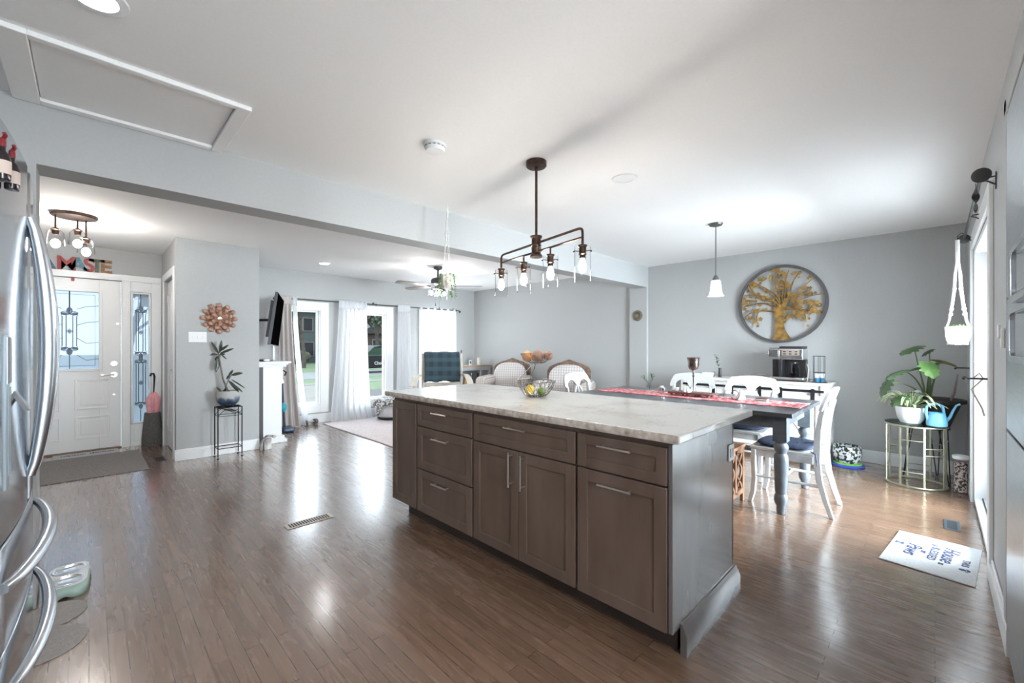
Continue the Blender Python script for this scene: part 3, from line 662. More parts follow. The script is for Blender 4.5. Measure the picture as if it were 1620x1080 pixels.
# ============================================================ DINING CHAIRS
M_chair = noisy('white_chair_paint', (0.50, 0.51, 0.52), (0.56, 0.57, 0.58), 25, 0.38)
M_cush = noisy('navy_seat_cushion', (0.018, 0.028, 0.060), (0.035, 0.050, 0.095), 40, 0.85, bump=0.2)
def make_chair(label):
    t = thing('dining_chair', label, 'chair', (0, 0, 0))
    # sitter faces +Y, back at -Y
    b = B(); b.prism([(-0.23, 0.21), (-0.215, 0.235), (0.215, 0.235), (0.23, 0.21), (0.205, -0.20), (-0.205, -0.20)], 0.024, (0, 0, 0.430)); part('seat', b, M_chair, t, bevel=0.006)
    b = B()
    def cf(u, v):
        a = 2 * pi * u; e = 4.0
        ca, sa = cos(a), sin(a); rr = (abs(ca) ** e + abs(sa) ** e) ** (-1 / e)
        return Vector((0.205 * rr * ca * sin(pi * v) ** 0.35 if 0 < v < 1 else 0, 0.015 + 0.195 * rr * sa * sin(pi * v) ** 0.35 if 0 < v < 1 else 0.015, 0.476 - 0.021 * cos(pi * v)))
    b.grid(cf, 32, 10, closed_u=True)
    for sx in (-1, 1):
        for k in range(2): b.tube([(sx * 0.185, -0.17, 0.466), (sx * 0.215, -0.205, 0.455), (sx * 0.225, -0.215, 0.40 - 0.03 * k)], 0.004, 5)
    for bx_, by in ((-0.08, -0.07), (0.08, -0.07), (-0.08, 0.1), (0.08, 0.1)): b.sph((bx_, by, 0.495), 0.009, 8)
    part('seat_cushion', b, M_cush, t)
    for sx in (-1, 1):                       # front legs, gentle cabriole
        P = [(sx * 0.205, 0.205, 0.430), (sx * 0.205, 0.208, 0.33), (sx * 0.200, 0.205, 0.20), (sx * 0.203, 0.212, 0.08), (sx * 0.212, 0.232, 0.001)]
        w = [0.048, 0.044, 0.034, 0.031, 0.036]
        b = B(); b.strip(P, [(q, 0, 0) for q in w], (0, 0.034, 0)); part('leg', b, M_chair, t, bevel=0.004)
    for sx in (-1, 1):                       # sabre back legs running up into the stiles
        P = [(sx * 0.19, -0.30, 0.001), (sx * 0.19, -0.262, 0.12), (sx * 0.19, -0.225, 0.26), (sx * 0.19, -0.21, 0.40), (sx * 0.19, -0.212, 0.50), (sx * 0.195, -0.220, 0.62), (sx * 0.205, -0.238, 0.74), (sx * 0.21, -0.259, 0.83)]
        b = B(); b.strip(P, [(0, q, 0) for q in (0.030, 0.036, 0.042, 0.046, 0.046, 0.040, 0.036, 0.032)], (0.026, 0, 0)); part('leg', b, M_chair, t, bevel=0.004)
    b = B(); b.box(-0.18, 0.18, 0.192, 0.212, 0.37, 0.4295); b.box(-0.18, 0.18, -0.215, -0.195, 0.37, 0.4295)
    for sx in (-1, 1): b.box(sx * 0.20 - 0.01, sx * 0.20 + 0.01, -0.19, 0.19, 0.375, 0.4295)
    part('seat_rail', b, M_chair, t, bevel=0.002)
    for sx in (-1, 1): b = B(); b.tube([(sx * 0.197, 0.19, 0.215), (sx * 0.19, -0.228, 0.215)], 0.011, 8); part('stretcher', b, M_chair, t)
    b = B(); b.tube([(-0.19, 0.02, 0.215), (0.19, 0.02, 0.215)], 0.010, 8); part('stretcher', b, M_chair, t)
    yb = lambda x, z: -0.212 - 0.42 * max(0, z - 0.5) ** 2 - 0.10 * (0.06 - x * x) - 0.02 * max(0, z - 0.5)
    b = B()
    def top(x): return 0.945 - 0.035 * (abs(x) / 0.25) ** 2 - (0.10 * max(0, (abs(x) - 0.20) / 0.055) ** 2)
    def bot(x):
        a = abs(x)
        if a > 0.21: return 0.78 + 0.02 * ((a - 0.235) / 0.025) ** 2
        return 0.785 + 0.075 * sin(pi * min(1, max(0, (a - 0.028) / 0.182))) ** 0.6
    b.sheet([-0.255 + 0.51 * i / 50 for i in range(51)], top, bot, yb, 0.022, 4)
    part('crest_rail', b, M_chair, t, bevel=0.002)
    b = B()
    zs = [0.79 - 0.26 * i / 10 for i in range(11)]
    for sx in (-1, 0, 1):
        P = [(sx * (0.032 + 0.0 + 0.050 * sin(pi * i / 10)), yb(0, z) + 0.011, z) for i, z in enumerate(zs)]
        b.strip(P, [(0.03 if sx else 0.020, 0, 0)] * 11, (0, 0.016, 0))
    b.box(-0.05, 0.05, yb(0, 0.53) - 0.002, yb(0, 0.53) + 0.02, 0.505, 0.545)
    b.tube([(-0.19, -0.212, 0.525), (0.19, -0.212, 0.525)], 0.013, 8)
    part('splat', b, M_chair, t, bevel=0.002)
    return t
ch = make_chair('white splat-back dining chair with navy cushion at the near end of the dark table')
proto = ch
L = ['white dining chair on the far side of the table, directly in front of the sideboard',
     'white dining chair on the far side of the table, behind the metal goblet',
     'white dining chair at the living room end of the table, near the checked armchairs']
dup(ch, (4.62, 1.35, 0), pi / 2, L[0], 'white dining chairs'); dup(ch, (4.66, 1.98, 0), pi / 2, L[1], 'white dining chairs'); dup(ch, (4.08, 2.735, 0), pi, L[2], 'white dining chairs')
ch.location = (4.01, 0.83, 0); ch['group'] = 'white dining chairs'

# carved wooden stool under the table side
st = thing('wooden_stool', 'brown carved lattice-sided wooden stool beside the island and under the table', 'stool', (3.58, 1.26, 0))
M_brw = noisy('carved_brown_wood', (0.22, 0.11, 0.06), (0.32, 0.17, 0.10), 18, 0.6, stretch=(1, 1, 0.2))
b = B(); b.box(-0.20, 0.20, -0.17, 0.17, 0.44, 0.465); part('seat', b, M_brw, st, bevel=0.004)
for ya in (-0.15, 0.15):
    b = B()
    for xx in (-0.18, 0.18, 0.0): b.box(xx - 0.018, xx + 0.018, ya - 0.012, ya + 0.012, 0.001 if xx else 0.09, 0.4395)
    b.box(-0.18, 0.18, ya - 0.012, ya + 0.012, 0.40, 0.4395); b.box(-0.18, 0.18, ya - 0.012, ya + 0.012, 0.07, 0.11)
    for x0 in (-0.09, 0.09):
        for sx in (-1, 1): b.strip([(x0 + sx * 0.062 * cos(2 * pi * k / 16 * 1.0), ya, 0.11 + 0.29 * k / 16) for k in range(17)], [(0.024, 0, 0)] * 17, (0, 0.016, 0))
    part('side_panel', b, M_brw, st, bevel=0.002)
for xa in (-0.18, 0.18):
    b = B(); b.box(xa - 0.012, xa + 0.012, -0.137, 0.137, 0.40, 0.4395); b.box(xa - 0.012, xa + 0.012, -0.137, 0.137, 0.07, 0.11)
    for sy in (-1, 1): b.strip([(xa, sy * 0.085 * cos(2 * pi * k / 16), 0.11 + 0.29 * k / 16) for k in range(17)], [(0, 0.026, 0)] * 17, (0.016, 0, 0))
    part('side_panel', b, M_brw, st, bevel=0.002)

# ============================================================ ITEMS ON THE TABLE
gb = thing('goblet', 'tall antique metal goblet candle holder standing on the runner', 'goblet', (4.274, 1.708, TZ + 0.006))
M_ant = noisy('antique_pewter', (0.16, 0.13, 0.11), (0.36, 0.32, 0.29), 14, 0.22, 1.0)
b = B(); b.lathe([(0, 0.235), (0.012, 0.235), (0.04, 0.25), (0.052, 0.28), (0.052, 0.32), (0.060, 0.36), (0.063, 0.365), (0.057, 0.36), (0.048, 0.32), (0.046, 0.28), (0.03, 0.255), (0, 0.25)], (0, 0, 0), 28); part('cup', b, M_ant, gb)
b = B(); b.lathe([(0, 0), (0.052, 0), (0.050, 0.006), (0.015, 0.015), (0.006, 0.03), (0.006, 0.17), (0.012, 0.18), (0.006, 0.195), (0.010, 0.21), (0.006, 0.235), (0, 0.235)], (0, 0, 0), 20); part('stem', b, mat('dark_pewter', (0.10, 0.085, 0.08), 0.3, 0.9), gb)
tr = thing('wooden_tray', 'low reddish brown wooden riser tray on the table runner', 'tray', (4.10, 1.66, TZ + 0.006))
M_rw = noisy('reddish_wood', (0.09, 0.03, 0.02), (0.15, 0.05, 0.035), 16, 0.45)
b = B(); b.box(-0.07, 0.07, -0.20, 0.20, 0.018, 0.036); part('board', b, M_rw, tr, bevel=0.006)
for fx in (-0.05, 0.05):
    for fy in (-0.17, -0.06, 0.06, 0.17): b = B(); b.lathe([(0, 0), (0.009, 0), (0.012, 0.009), (0.008, 0.0175), (0, 0.0175)], (fx, fy, 0), 10); part('foot', b, M_rw, tr)
o = thing('glass_candle_jar', 'small clear glass jar on the left end of the wooden riser', 'jar', (4.10, 1.80, TZ + 0.0425))
b = B(); b.lathe([(0, 0), (0.026, 0), (0.030, 0.02), (0.030, 0.055), (0.026, 0.06), (0.026, 0.056), (0.027, 0.02), (0.024, 0.004), (0, 0.004)], (0, 0, 0), 18); part('jar', b, M_jar, o)
b = B(); b.cyl((0, 0, 0.0045), 0.021, 0.03, 16); part('candle', b, M_white, o)
o = thing('steel_canister', 'small steel tin with white lid on the runner, left of the riser', 'canister', (4.17, 1.99, TZ + 0.006))
b = B(); b.lathe([(0, 0), (0.040, 0), (0.040, 0.055), (0.036, 0.058), (0, 0.058)], (0, 0, 0), 22); part('body', b, M_chrome, o)
b = B(); b.cyl((0, 0, 0.0585), 0.018, 0.012, 14); part('lid', b, M_white, o)
o = thing('water_glass', 'empty clear drinking glass standing at the right end of the riser', 'glass', (4.20, 1.43, TZ + 0.006))
b = B(); b.lathe([(0, 0), (0.030, 0), (0.036, 0.10), (0.034, 0.10), (0.028, 0.006), (0, 0.006)], (0, 0, 0), 20); part('tumbler', b, M_jar, o)
def cloth_blob(name, label, cat, loc, s, h, m):
    b = B(); rn = random.Random(len(name) + int(loc[1] * 100))
    ph = [rn.uniform(0, 6) for _ in range(6)]
    def f(u, v):
        a = 2 * pi * u; r = s * (sin(pi * (0.5 * v + 0.5)) ** 0.6 if v < 1 else 0) * (1 + 0.18 * sin(5 * a + ph[0]) + 0.10 * sin(9 * a + ph[1] + 3 * v))
        return Vector((r * cos(a), r * sin(a) * 0.8, h * v * (1 + 0.15 * sin(3 * a + ph[2]))))
    b.grid(f, 40, 10, closed_u=True); o = part(name, b, m); o.location = loc; return tag(o, label, cat)
M_linen = noisy('white_linen', (0.72, 0.72, 0.72), (0.80, 0.80, 0.80), 60, 0.9, bump=0.3)
cloth_blob('napkin', 'crumpled white cloth napkin tucked in a holder on the runner', 'napkin', (4.13, 1.235, TZ + 0.006), 0.05, 0.085, M_linen)
b = B(); b.tube([(0.0, 0.034 * cos(2 * pi * k / 20), 0.045 + 0.04 * sin(2 * pi * k / 20)) for k in range(20)], 0.003, 6, closed=True)
o = part('napkin_holder', b, M_black); o.location = (4.055, 1.255, TZ + 0.0065); tag(o, 'black wire ring standing against the crumpled white napkin', 'napkin holder')
cloth_blob('napkin', 'folded white napkin on the left half of the wooden riser', 'napkin', (4.10, 1.70, TZ + 0.0425), 0.04, 0.05, M_linen)
o = thing('coaster_stack', 'small stack of brown and white coasters on the runner near the table end', 'coasters', (4.12, 1.06, TZ + 0.006))
for k in range(4):
    b = B(); b.box(-0.035 + 0.004 * k, 0.03 + 0.004 * k, -0.045, 0.045, 0.0005 + 0.007 * k, 0.0065 + 0.007 * k); part('coaster', b, (M_white, M_rw)[k % 2], o, bevel=0.001)
o = thing('bud_vase', 'little clear vase with thin green sprig on the far left of the dining table', 'vase', (4.42, 2.25, TZ + 0.0005))
b = B(); b.lathe([(0, 0), (0.022, 0), (0.026, 0.02), (0.018, 0.05), (0.014, 0.07), (0.012, 0.07), (0.016, 0.05), (0.023, 0.02), (0, 0.004)], (0, 0, 0), 16); part('vase', b, M_jar, o)
def leaf(b, base, tip, w, up=(0, 0, 1), fold=0.2, n=8, droop=0.0):
    base, tip, up = Vector(base), Vector(tip), Vector(up); d = tip - base; s_ = d.cross(up)
    if s_.length < 1e-6: s_ = Vector((1, 0, 0))
    s_.normalize(); nrm = s_.cross(d).normalized(); rows = []
    for i in range(n + 1):
        t = i / n; c = base + d * t - Vector((0, 0, droop * t * t)); ww = w * (sin(pi * min(1, t * 0.93 + 0.05)) ** 0.75)
        rows.append([b.bm.verts.new(c + s_ * ww * k + nrm * fold * ww * abs(k)) for k in (-1, -.5, 0, .5, 1)])
    for A, C in zip(rows, rows[1:]):
        for k in range(4): b.bm.faces.new((A[k], A[k + 1], C[k + 1], C[k]))
    return b
b = B(); rn = random.Random(3)
for k in range(6):
    a = rn.uniform(0, 6.28); t_ = (0.09 * cos(a), 0.09 * sin(a), 0.13 + rn.uniform(-0.02, 0.04)); b.tube([(0, 0, 0.01), (0.01 * cos(a), 0.01 * sin(a), 0.07), t_], 0.0012, 5); leaf(b, t_, (t_[0] * 1.3, t_[1] * 1.3, t_[2] + 0.01), 0.01)
    leaf(b, (t_[0] * .6, t_[1] * .6, t_[2] - 0.02), (t_[0] * .5, t_[1] * .9, t_[2] + 0.02), 0.008)
part('sprig', b, M_leaf, o)

# ============================================================ SIDEBOARD
sb = thing('sideboard', 'white barn-door sideboard with black sliding hardware against the dining wall', 'sideboard', (5.70, 1.58, 0))
M_sb = noisy('whitewashed_boards', (0.62, 0.61, 0.59), (0.76, 0.75, 0.73), 9, 0.6, stretch=(1, 0.3, 6))
SX0, SX1, SY0, SY1, SH = 5.50, 5.925, 0.80, 2.36, 0.86
b = B(); b.box(SX0 - 0.02, SX1, SY0 - 0.02, SY1 + 0.02, SH - 0.03, SH); part('top', b, M_sb, sb, bevel=0.003, world=True)
b = B(); b.box(SX0 + 0.02, SX1, SY0, SY1, 0.08, SH - 0.0305)
for yy in (SY0, SY1 - 0.06): b.box(SX0, SX0 + 0.0195, yy, yy + 0.06, 0.001, SH - 0.031); b.box(SX1 - 0.06, SX1 - 0.001, yy, yy + 0.06, 0.001, 0.0795)
part('body', b, M_sb, sb, bevel=0.002, world=True)
for y0 in (SY0 + 0.06, SY0 + 0.57, SY0 + 1.08):
    b = B(); y1 = y0 + 0.44; x = SX0 + 0.0
    b.box(x + 0.008, x + 0.018, y0, y1, 0.11, SH - 0.14); rect_ring(b, 'X', x - 0.004, x + 0.008, y0, y1, 0.11, SH - 0.14, 0.045)
    b.obox((x + 0.002, (y0 + y1) / 2, 0.415), (0, y1 - y0 - 0.09, 0.52), (1, 0, 0), (0, -0.52, y1 - y0 - 0.09), 0.30, 0.006, 0.02)
    dr = part('door', b, M_sb, sb, bevel=0.002, world=True)
    for yy in (y0 + 0.05, y1 - 0.09): b = B(); b.box(x - 0.012, x - 0.0045, yy, yy + 0.035, SH - 0.23, SH - 0.075); b.cyl((x - 0.018, yy + 0.0175, SH - 0.085), 0.022, 0.006, 14, 'X'); part('hanger', b, M_black, dr, world=True)
    b = B(); b.box(x - 0.012, x - 0.0045, y1 - 0.035, y1 - 0.02, 0.36, 0.50); part('handle', b, M_black, dr, world=True)
b = B(); b.box(SX0 - 0.010, SX0 - 0.004, SY0 + 0.03, SY1 - 0.03, SH - 0.105, SH - 0.078)
part('rail', b, M_black, sb, world=True)
# coffee maker
cmk = thing('coffee_maker', 'stainless and black drip coffee maker with glass carafe on the sideboard', 'coffee maker', (5.62, 1.17, SH + 0.001), 0)
b = B(); b.box(-0.10, 0.13, -0.155, 0.175, 0.012, 0.045); part('base', b, M_chrome, cmk, bevel=0.008)
b = B(); b.box(-0.105, 0.14, -0.16, 0.185, 0.0, 0.0115); b.box(0.04, 0.13, -0.155, 0.175, 0.0455, 0.24); b.box(-0.09, 0.0395, 0.05, 0.085, 0.0455, 0.24); part('column', b, M_black_plastic, cmk, bevel=0.004)
b = B(); b.box(-0.11, 0.13, -0.155, 0.08, 0.2405, 0.365); part('brew_head', b, M_chrome, cmk, bevel=0.012)
b = B(); b.box(-0.10, 0.12, 0.082, 0.19, 0.27, 0.365); b.box(-0.07, 0.03, 0.19, 0.215, 0.30, 0.315); part('pod_holder', b, M_chrome, cmk, bevel=0.010)
b = B(); b.box(-0.10, 0.125, -0.15, 0.075, 0.3655, 0.392); b.box(-0.09, 0.11, 0.085, 0.18, 0.3655, 0.372); part('lid', b, M_black_plastic, cmk, bevel=0.006)
b = B(); b.box(-0.1125, -0.1105, -0.12, 0.05, 0.29, 0.35); part('display', b, M_nickel, cmk)
b = B()
for k in range(3):
    for q in range(2): b.box(-0.114, -0.1126, -0.10 + 0.055 * k, -0.075 + 0.055 * k, 0.30 + 0.025 * q, 0.312 + 0.025 * q)
part('button', b, M_black_plastic, cmk)
b = B(); b.lathe([(0, 0.0462), (0.062, 0.0462), (0.068, 0.06), (0.068, 0.13), (0.050, 0.185), (0.046, 0.20), (0.044, 0.20), (0.047, 0.18), (0.064, 0.13), (0.064, 0.06), (0, 0.052)], (-0.045, -0.05, 0), 24); ca = part('carafe', b, M_jar, cmk)
b = B(); b.cyl((-0.045, -0.05, 0.2005), 0.045, 0.012, 20); b.tube([(-0.09, -0.05, 0.195), (-0.135, -0.05, 0.19), (-0.14, -0.05, 0.11), (-0.112, -0.05, 0.10)], 0.007, 8); part('handle', b, M_black_plastic, ca)
# pod carousel
pc = thing('pod_carousel', 'dark wire coffee pod tower on the right end of the sideboard', 'pod holder', (5.58, 0.885, SH + 0.001))
b = B(); b.cyl((0, 0, 0), 0.075, 0.006, 22)
for k in range(6): a = k * pi / 3; b.tube([(0.055 * cos(a), 0.055 * sin(a), 0.006), (0.055 * cos(a), 0.055 * sin(a), 0.285)], 0.0022, 6)
for z in (0.11, 0.285): b.tube([(0.055 * cos(2 * pi * k / 20), 0.055 * sin(2 * pi * k / 20), z) for k in range(20)], 0.0025, 6, closed=True)
part('wire_frame', b, M_black, pc)
for k in range(6):
    a = k * pi / 3 + 0.5
    for q in range(2):
        b = B(); b.lathe([(0, 0), (0.018, 0), (0.024, 0.04), (0.025, 0.042), (0, 0.042)], (0.028 * cos(a), 0.028 * sin(a), 0.0065 + 0.045 * q), 10) if k % 2 == 0 else None
        if k % 2 == 0: part('coffee_pod', b, (mat('blue_pod', (0.05, 0.22, 0.38), 0.4), M_white)[q], pc)
        else: b.bm.free()
o = thing('glass_tumbler', 'tall clear glass tumbler standing just right of the coffee maker', 'tumbler', (5.53, 0.982, SH + 0.001))
b = B(); b.lathe([(0, 0), (0.022, 0), (0.026, 0.10), (0.028, 0.12), (0.026, 0.12), (0.020, 0.008), (0, 0.008)], (0, 0, 0), 18); part('glass', b, M_jar, o)
b = B(); b.tube([(0, 0, 0.01), (0.005, -0.01, 0.15), (-0.012, 0.0, 0.20)], [0.004, 0.004, 0.010], 8); part('spoon', b, M_nickel, o)
for k, (yy, r, h, lab) in enumerate(((1.62, 0.055, 0.05, 'wider glass jar lid dish at the left of the coffee maker'), (1.46, 0.042, 0.055, 'narrower glass dish closest to the coffee maker'))):
    o = thing('glass_dish', lab + ', on the sideboard', 'dish', (5.66, yy, SH + 0.001))
    b = B(); b.lathe([(0, 0), (r * 0.8, 0), (r, h * 0.8), (r, h), (r - 0.003, h), (r * 0.75, 0.005), (0, 0.005)], (0, 0, 0), 20); part('bowl', b, M_jar, o)
    b = B(); b.tube([(r * cos(2 * pi * q / 22), r * sin(2 * pi * q / 22), h) for q in range(22)], 0.003, 6, closed=True); part('rim', b, M_nickel, o)
o = thing('potted_sprig', 'black bottle vase with small leafy sprig on the left part of the sideboard', 'vase', (5.66, 1.93, SH + 0.001))
b = B(); b.lathe([(0, 0), (0.02, 0), (0.022, 0.01), (0.016, 0.10), (0.017, 0.115), (0.013, 0.115), (0.012, 0.02), (0, 0.02)], (0, 0, 0), 16); part('bottle', b, M_black_plastic, o)
b = B(); rn = random.Random(9); b.tube([(0, 0, 0.05), (0.005, 0.03, 0.17), (0, 0.045, 0.26)], 0.002, 5)
for k in range(12):
    z = 0.14 + 0.012 * k; a = k * 2.4; c = Vector((0.003, 0.02 + 0.0022 * k, z)); leaf(b, c, c + Vector((0.04 * cos(a), 0.04 * sin(a), 0.015)), 0.012)
part('sprig', b, M_leaf, o)
o = thing('storage_box', 'white square canister at the left end of the sideboard', 'box', (5.66, 2.07, SH + 0.001))
b = B(); b.box(-0.06, 0.06, -0.06, 0.06, 0, 0.045); part('box', b, M_white, o, bevel=0.006)
b = B(); b.box(-0.062, 0.062, -0.062, 0.062, 0.0455, 0.056); part('lid', b, M_white, o, bevel=0.004)
# ============================================================ WALL DECOR
TC = Vector((XW - 0.035, 1.32, 1.765)); TR = 0.470
wa = thing('wall_art', 'round metal tree wall sculpture with grey ring on the dining wall', 'wall art', (XW - 0.035, 1.32, 1.765))
M_ring = mat('grey_ring_metal', (0.10, 0.10, 0.105), 0.45, 0.5)
M_gold = noisy('aged_gold_metal', (0.15, 0.10, 0.05), (0.42, 0.24, 0.05), 16, 0.45, 0.55)
b = B(); b.lathe([(TR - 0.030, -0.012), (TR, -0.012), (TR, 0.018), (TR - 0.030, 0.018), (TR - 0.030, -0.012)], (0, 0, 0), 72, 'X'); part('ring', b, M_ring, wa)
# picture coords: u right in view = -Y, v up
def P2(u, v, x=0.0): return Vector((x, -u * TR, v * TR))
b = B()
trunk = [(-0.20, -0.94), (-0.13, -0.80), (-0.12, -0.55), (-0.13, -0.3), (-0.16, -0.10), (-0.05, 0.03), (0.02, -0.02), (0.10, 0.12), (0.20, 0.22), (0.24, 0.16), (0.15, 0.02), (0.11, -0.15), (0.10, -0.32), (0.07, -0.50), (0.10, -0.68), (0.20, -0.85), (0.28, -0.93), (0.1, -0.955)]
vs0 = [b.bm.verts.new(P2(u, v, -0.004)) for u, v in trunk]; vs1 = [b.bm.verts.new(P2(u, v, 0.004)) for u, v in trunk]
b.bm.faces.new(vs0); b.bm.faces.new(vs1[::-1])
for i in range(len(trunk)): j = (i + 1) % len(trunk); b.bm.faces.new((vs0[i], vs0[j], vs1[j], vs1[i]))
part('trunk', b, M_gold, wa, angle=30)
def br(b, pts, r0=0.024, r1=0.007, curl=0):
    q = []
    P = [P2(*p) for p in pts]
    q = bez(P[0], P[1], P[2], P[3], 14)
    if curl:
        e = q[-1]; d = (q[-1] - q[-2]).normalized(); a0 = math.atan2(d.z, d.y)
        R = 0.028
        c = e + R * Vector((0, cos(a0 + curl * pi / 2), sin(a0 + curl * pi / 2)))
        for k in range(1, 16):
            rr = R * (1 - k / 20); an = a0 - curl * pi / 2 + curl * k * 0.42
            q.append(c + rr * Vector((0, cos(an), sin(an))))
    n = len(q); b.tube(q, [r0 + (r1 - r0) * i / (n - 1) for i in range(n)], 6)
    return q
b = B(); lp = []; rn = random.Random(4)
mains = [((0.0, -0.1), (-0.2, 0.2), (-0.45, 0.3), (-0.85, 0.28), 0), ((-0.05, -0.1), (-0.25, 0.05), (-0.5, 0.1), (-0.92, -0.05), 0), ((-0.1, -0.2), (-0.4, -0.15), (-0.6, -0.05), (-0.88, -0.35), 0),
         ((-0.02, 0.0), (-0.2, 0.4), (-0.35, 0.4), (-0.62, 0.62), -1), ((0.0, 0.0), (-0.05, 0.3), (-0.2, 0.5), (-0.1, 0.75), 1), ((0.05, 0.0), (0.15, 0.3), (0.05, 0.55), (0.18, 0.85), 0),
         ((0.15, 0.12), (0.25, 0.4), (0.22, 0.6), (0.45, 0.78), 0), ((0.18, 0.16), (0.4, 0.25), (0.5, 0.4), (0.72, 0.62), 0), ((0.18, 0.14), (0.45, 0.3), (0.5, 0.18), (0.62, 0.28), -1), ((0.1, -0.12), (0.35, -0.1), (0.45, 0.2), (0.92, 0.18), 0),
         ((0.08, -0.15), (0.4, -0.1), (0.5, -0.2), (0.88, -0.28), 0), ((0.08, -0.5), (0.2, -0.3), (0.3, -0.2), (0.45, -0.12), 0), ((0.4, -0.14), (0.5, -0.25), (0.58, -0.35), (0.55, -0.5), 0), ((0.1, -0.4), (0.25, -0.2), (0.3, -0.25), (0.42, -0.35), 0),
         ((0.6, -0.2), (0.65, -0.05), (0.7, 0.02), (0.76, -0.10), -1), ((-0.5, -0.1), (-0.55, -0.3), (-0.62, -0.4), (-0.5, -0.5), 0), ((-0.6, 0.3), (-0.7, 0.45), (-0.75, 0.5), (-0.72, 0.6), 1), ((-0.55, 0.1), (-0.75, 0.15), (-0.85, 0.15), (-0.90, 0.10), 0),
         ((0.05, 0.05), (0.0, 0.3), (0.12, 0.5), (0.02, 0.52), 1), ((0.22, 0.2), (0.35, 0.05), (0.38, 0.0), (0.30, -0.05), -1), ((-0.2, 0.1), (-0.3, 0.05), (-0.35, 0.2), (-0.5, 0.18), 1)]
for m_ in mains:
    q = br(b, m_[:4], 0.012, 0.005, m_[4]); lp += [(q[5], 0), (q[8], 1), (q[11], 0), (q[14], 1), (q[13], 2)]
part('branches', b, M_gold, wa)
b = B()
def star(b, c, r, rot=0.0, n=5):
    pts = []
    for k in range(2 * n):
        a = rot + pi * k / n; rr = r if k % 2 == 0 else r * 0.55; pts.append((rr * cos(a), rr * sin(a)))
    b.prism(pts, 0.004, (c.x - 0.008, c.y, c.z), Matrix(((0, 0, 1, 0), (1, 0, 0, 0), (0, 1, 0, 0), (0, 0, 0, 1))))
for q, s_ in lp:
    for k in range(2 if s_ == 2 else 1):
        c = q + Vector((rn.uniform(-0.012, 0), rn.uniform(-0.055, 0.055), rn.uniform(-0.05, 0.05)))
        if Vector((c.y, c.z)).length < TR * 0.90: star(b, c, rn.uniform(0.019, 0.032), rn.uniform(0, 6))
part('leaves', b, M_gold, wa, angle=20)
for bu, bv, sg in ((-0.42, 0.66, 1), (-0.12, 0.86, -1)):
    b = B(); pts = [(-0.05 * sg, -0.01), (0.0, -0.018), (0.04 * sg, 0.0), (0.055 * sg, 0.02), (0.03 * sg, 0.018), (0.005 * sg, 0.05), (0.0, 0.015), (-0.045 * sg, 0.03)]
    b.prism(pts, 0.004, P2(bu, bv, -0.006), Matrix(((0, 0, 1, 0), (-1, 0, 0, 0), (0, 1, 0, 0), (0, 0, 0, 1)))); part('bird', b, M_gold, wa, angle=20)
o = thing('wall_plaque', 'small round dark medallion hung on the pilaster under the beam end', 'medallion', (XW - 0.052, 3.20, 1.715))
b = B(); b.lathe([(0, -0.02), (0.03, -0.02), (0.045, -0.012), (0.055, -0.014), (0.075, -0.012), (0.082, 0.0), (0, 0.0)][::1], (0, 0, 0), 32, 'X'); part('disc', b, noisy('aged_bronze', (0.09, 0.08, 0.07), (0.22, 0.20, 0.16), 60, 0.5, 0.6, bump=0.4), o)
b = B()
for k in range(12): a = 2 * pi * k / 12; b.tube([(-0.021, 0, 0), (-0.018, 0.028 * cos(a), 0.028 * sin(a))], 0.003, 5)
b.tube([(-0.013, 0.066 * cos(2 * pi * k / 24), 0.066 * sin(2 * pi * k / 24)) for k in range(24)], 0.005, 6, closed=True); part('relief', b, mat('brass_relief', (0.30, 0.24, 0.15), 0.4, 0.8), o)
# copper flower on closet wall
fl = thing('wall_flower', 'copper layered petal flower hung on the grey wall above the light switch', 'wall decor', (1.06, YB - 0.001, 1.572))
M_cop = noisy('dusty_copper', (0.30, 0.15, 0.10), (0.42, 0.25, 0.18), 30, 0.5, 0.3)
for ring, (n, r, w, off) in enumerate(((12, 0.165, 0.034, 0.012), (9, 0.118, 0.030, 0.028), (6, 0.075, 0.026, 0.044))):
    b = B()
    for k in range(n):
        a = 2 * pi * k / n + ring * 0.25
        def pf(u, v, a=a):
            rr = r * (0.25 + 0.75 * v); ww = w * sin(pi * (0.15 + 0.75 * v)) ** 0.6 * (2 * u - 1)
            return Vector((rr * cos(a) - ww * sin(a), -off - 0.018 * v + 0.35 * abs(ww), rr * sin(a) + ww * cos(a)))
        b.grid(pf, 4, 6)
        q = r * 0.93; b.sph((q * cos(a), -off - 0.016, q * sin(a)), w * 0.72, 8, 1.0, 1.0, 0.25)
    part('petals', b, M_cop, fl, solid=0.002)
b = B(); b.cyl((0, -0.045, 0), 0.02, 0.045, 12, 'Y'); b.sph((0, -0.066, -0.011), 0.011, 10); part('centre', b, M_nickel, fl)
sw = thing('light_switch', 'white triple light switch plate on the grey wall below the copper flower', 'switch', (0.86, YB - 0.001, 1.355))
b = B(); b.box(-0.083, 0.083, -0.006, 0, -0.058, 0.058); part('cover_plate', b, M_white, sw, bevel=0.002)
for k in (-1, 0, 1): b = B(); b.box(k * 0.046 - 0.005, k * 0.046 + 0.005, -0.014, -0.0062, -0.012, 0.010); part('toggle', b, M_white, sw, bevel=0.001)
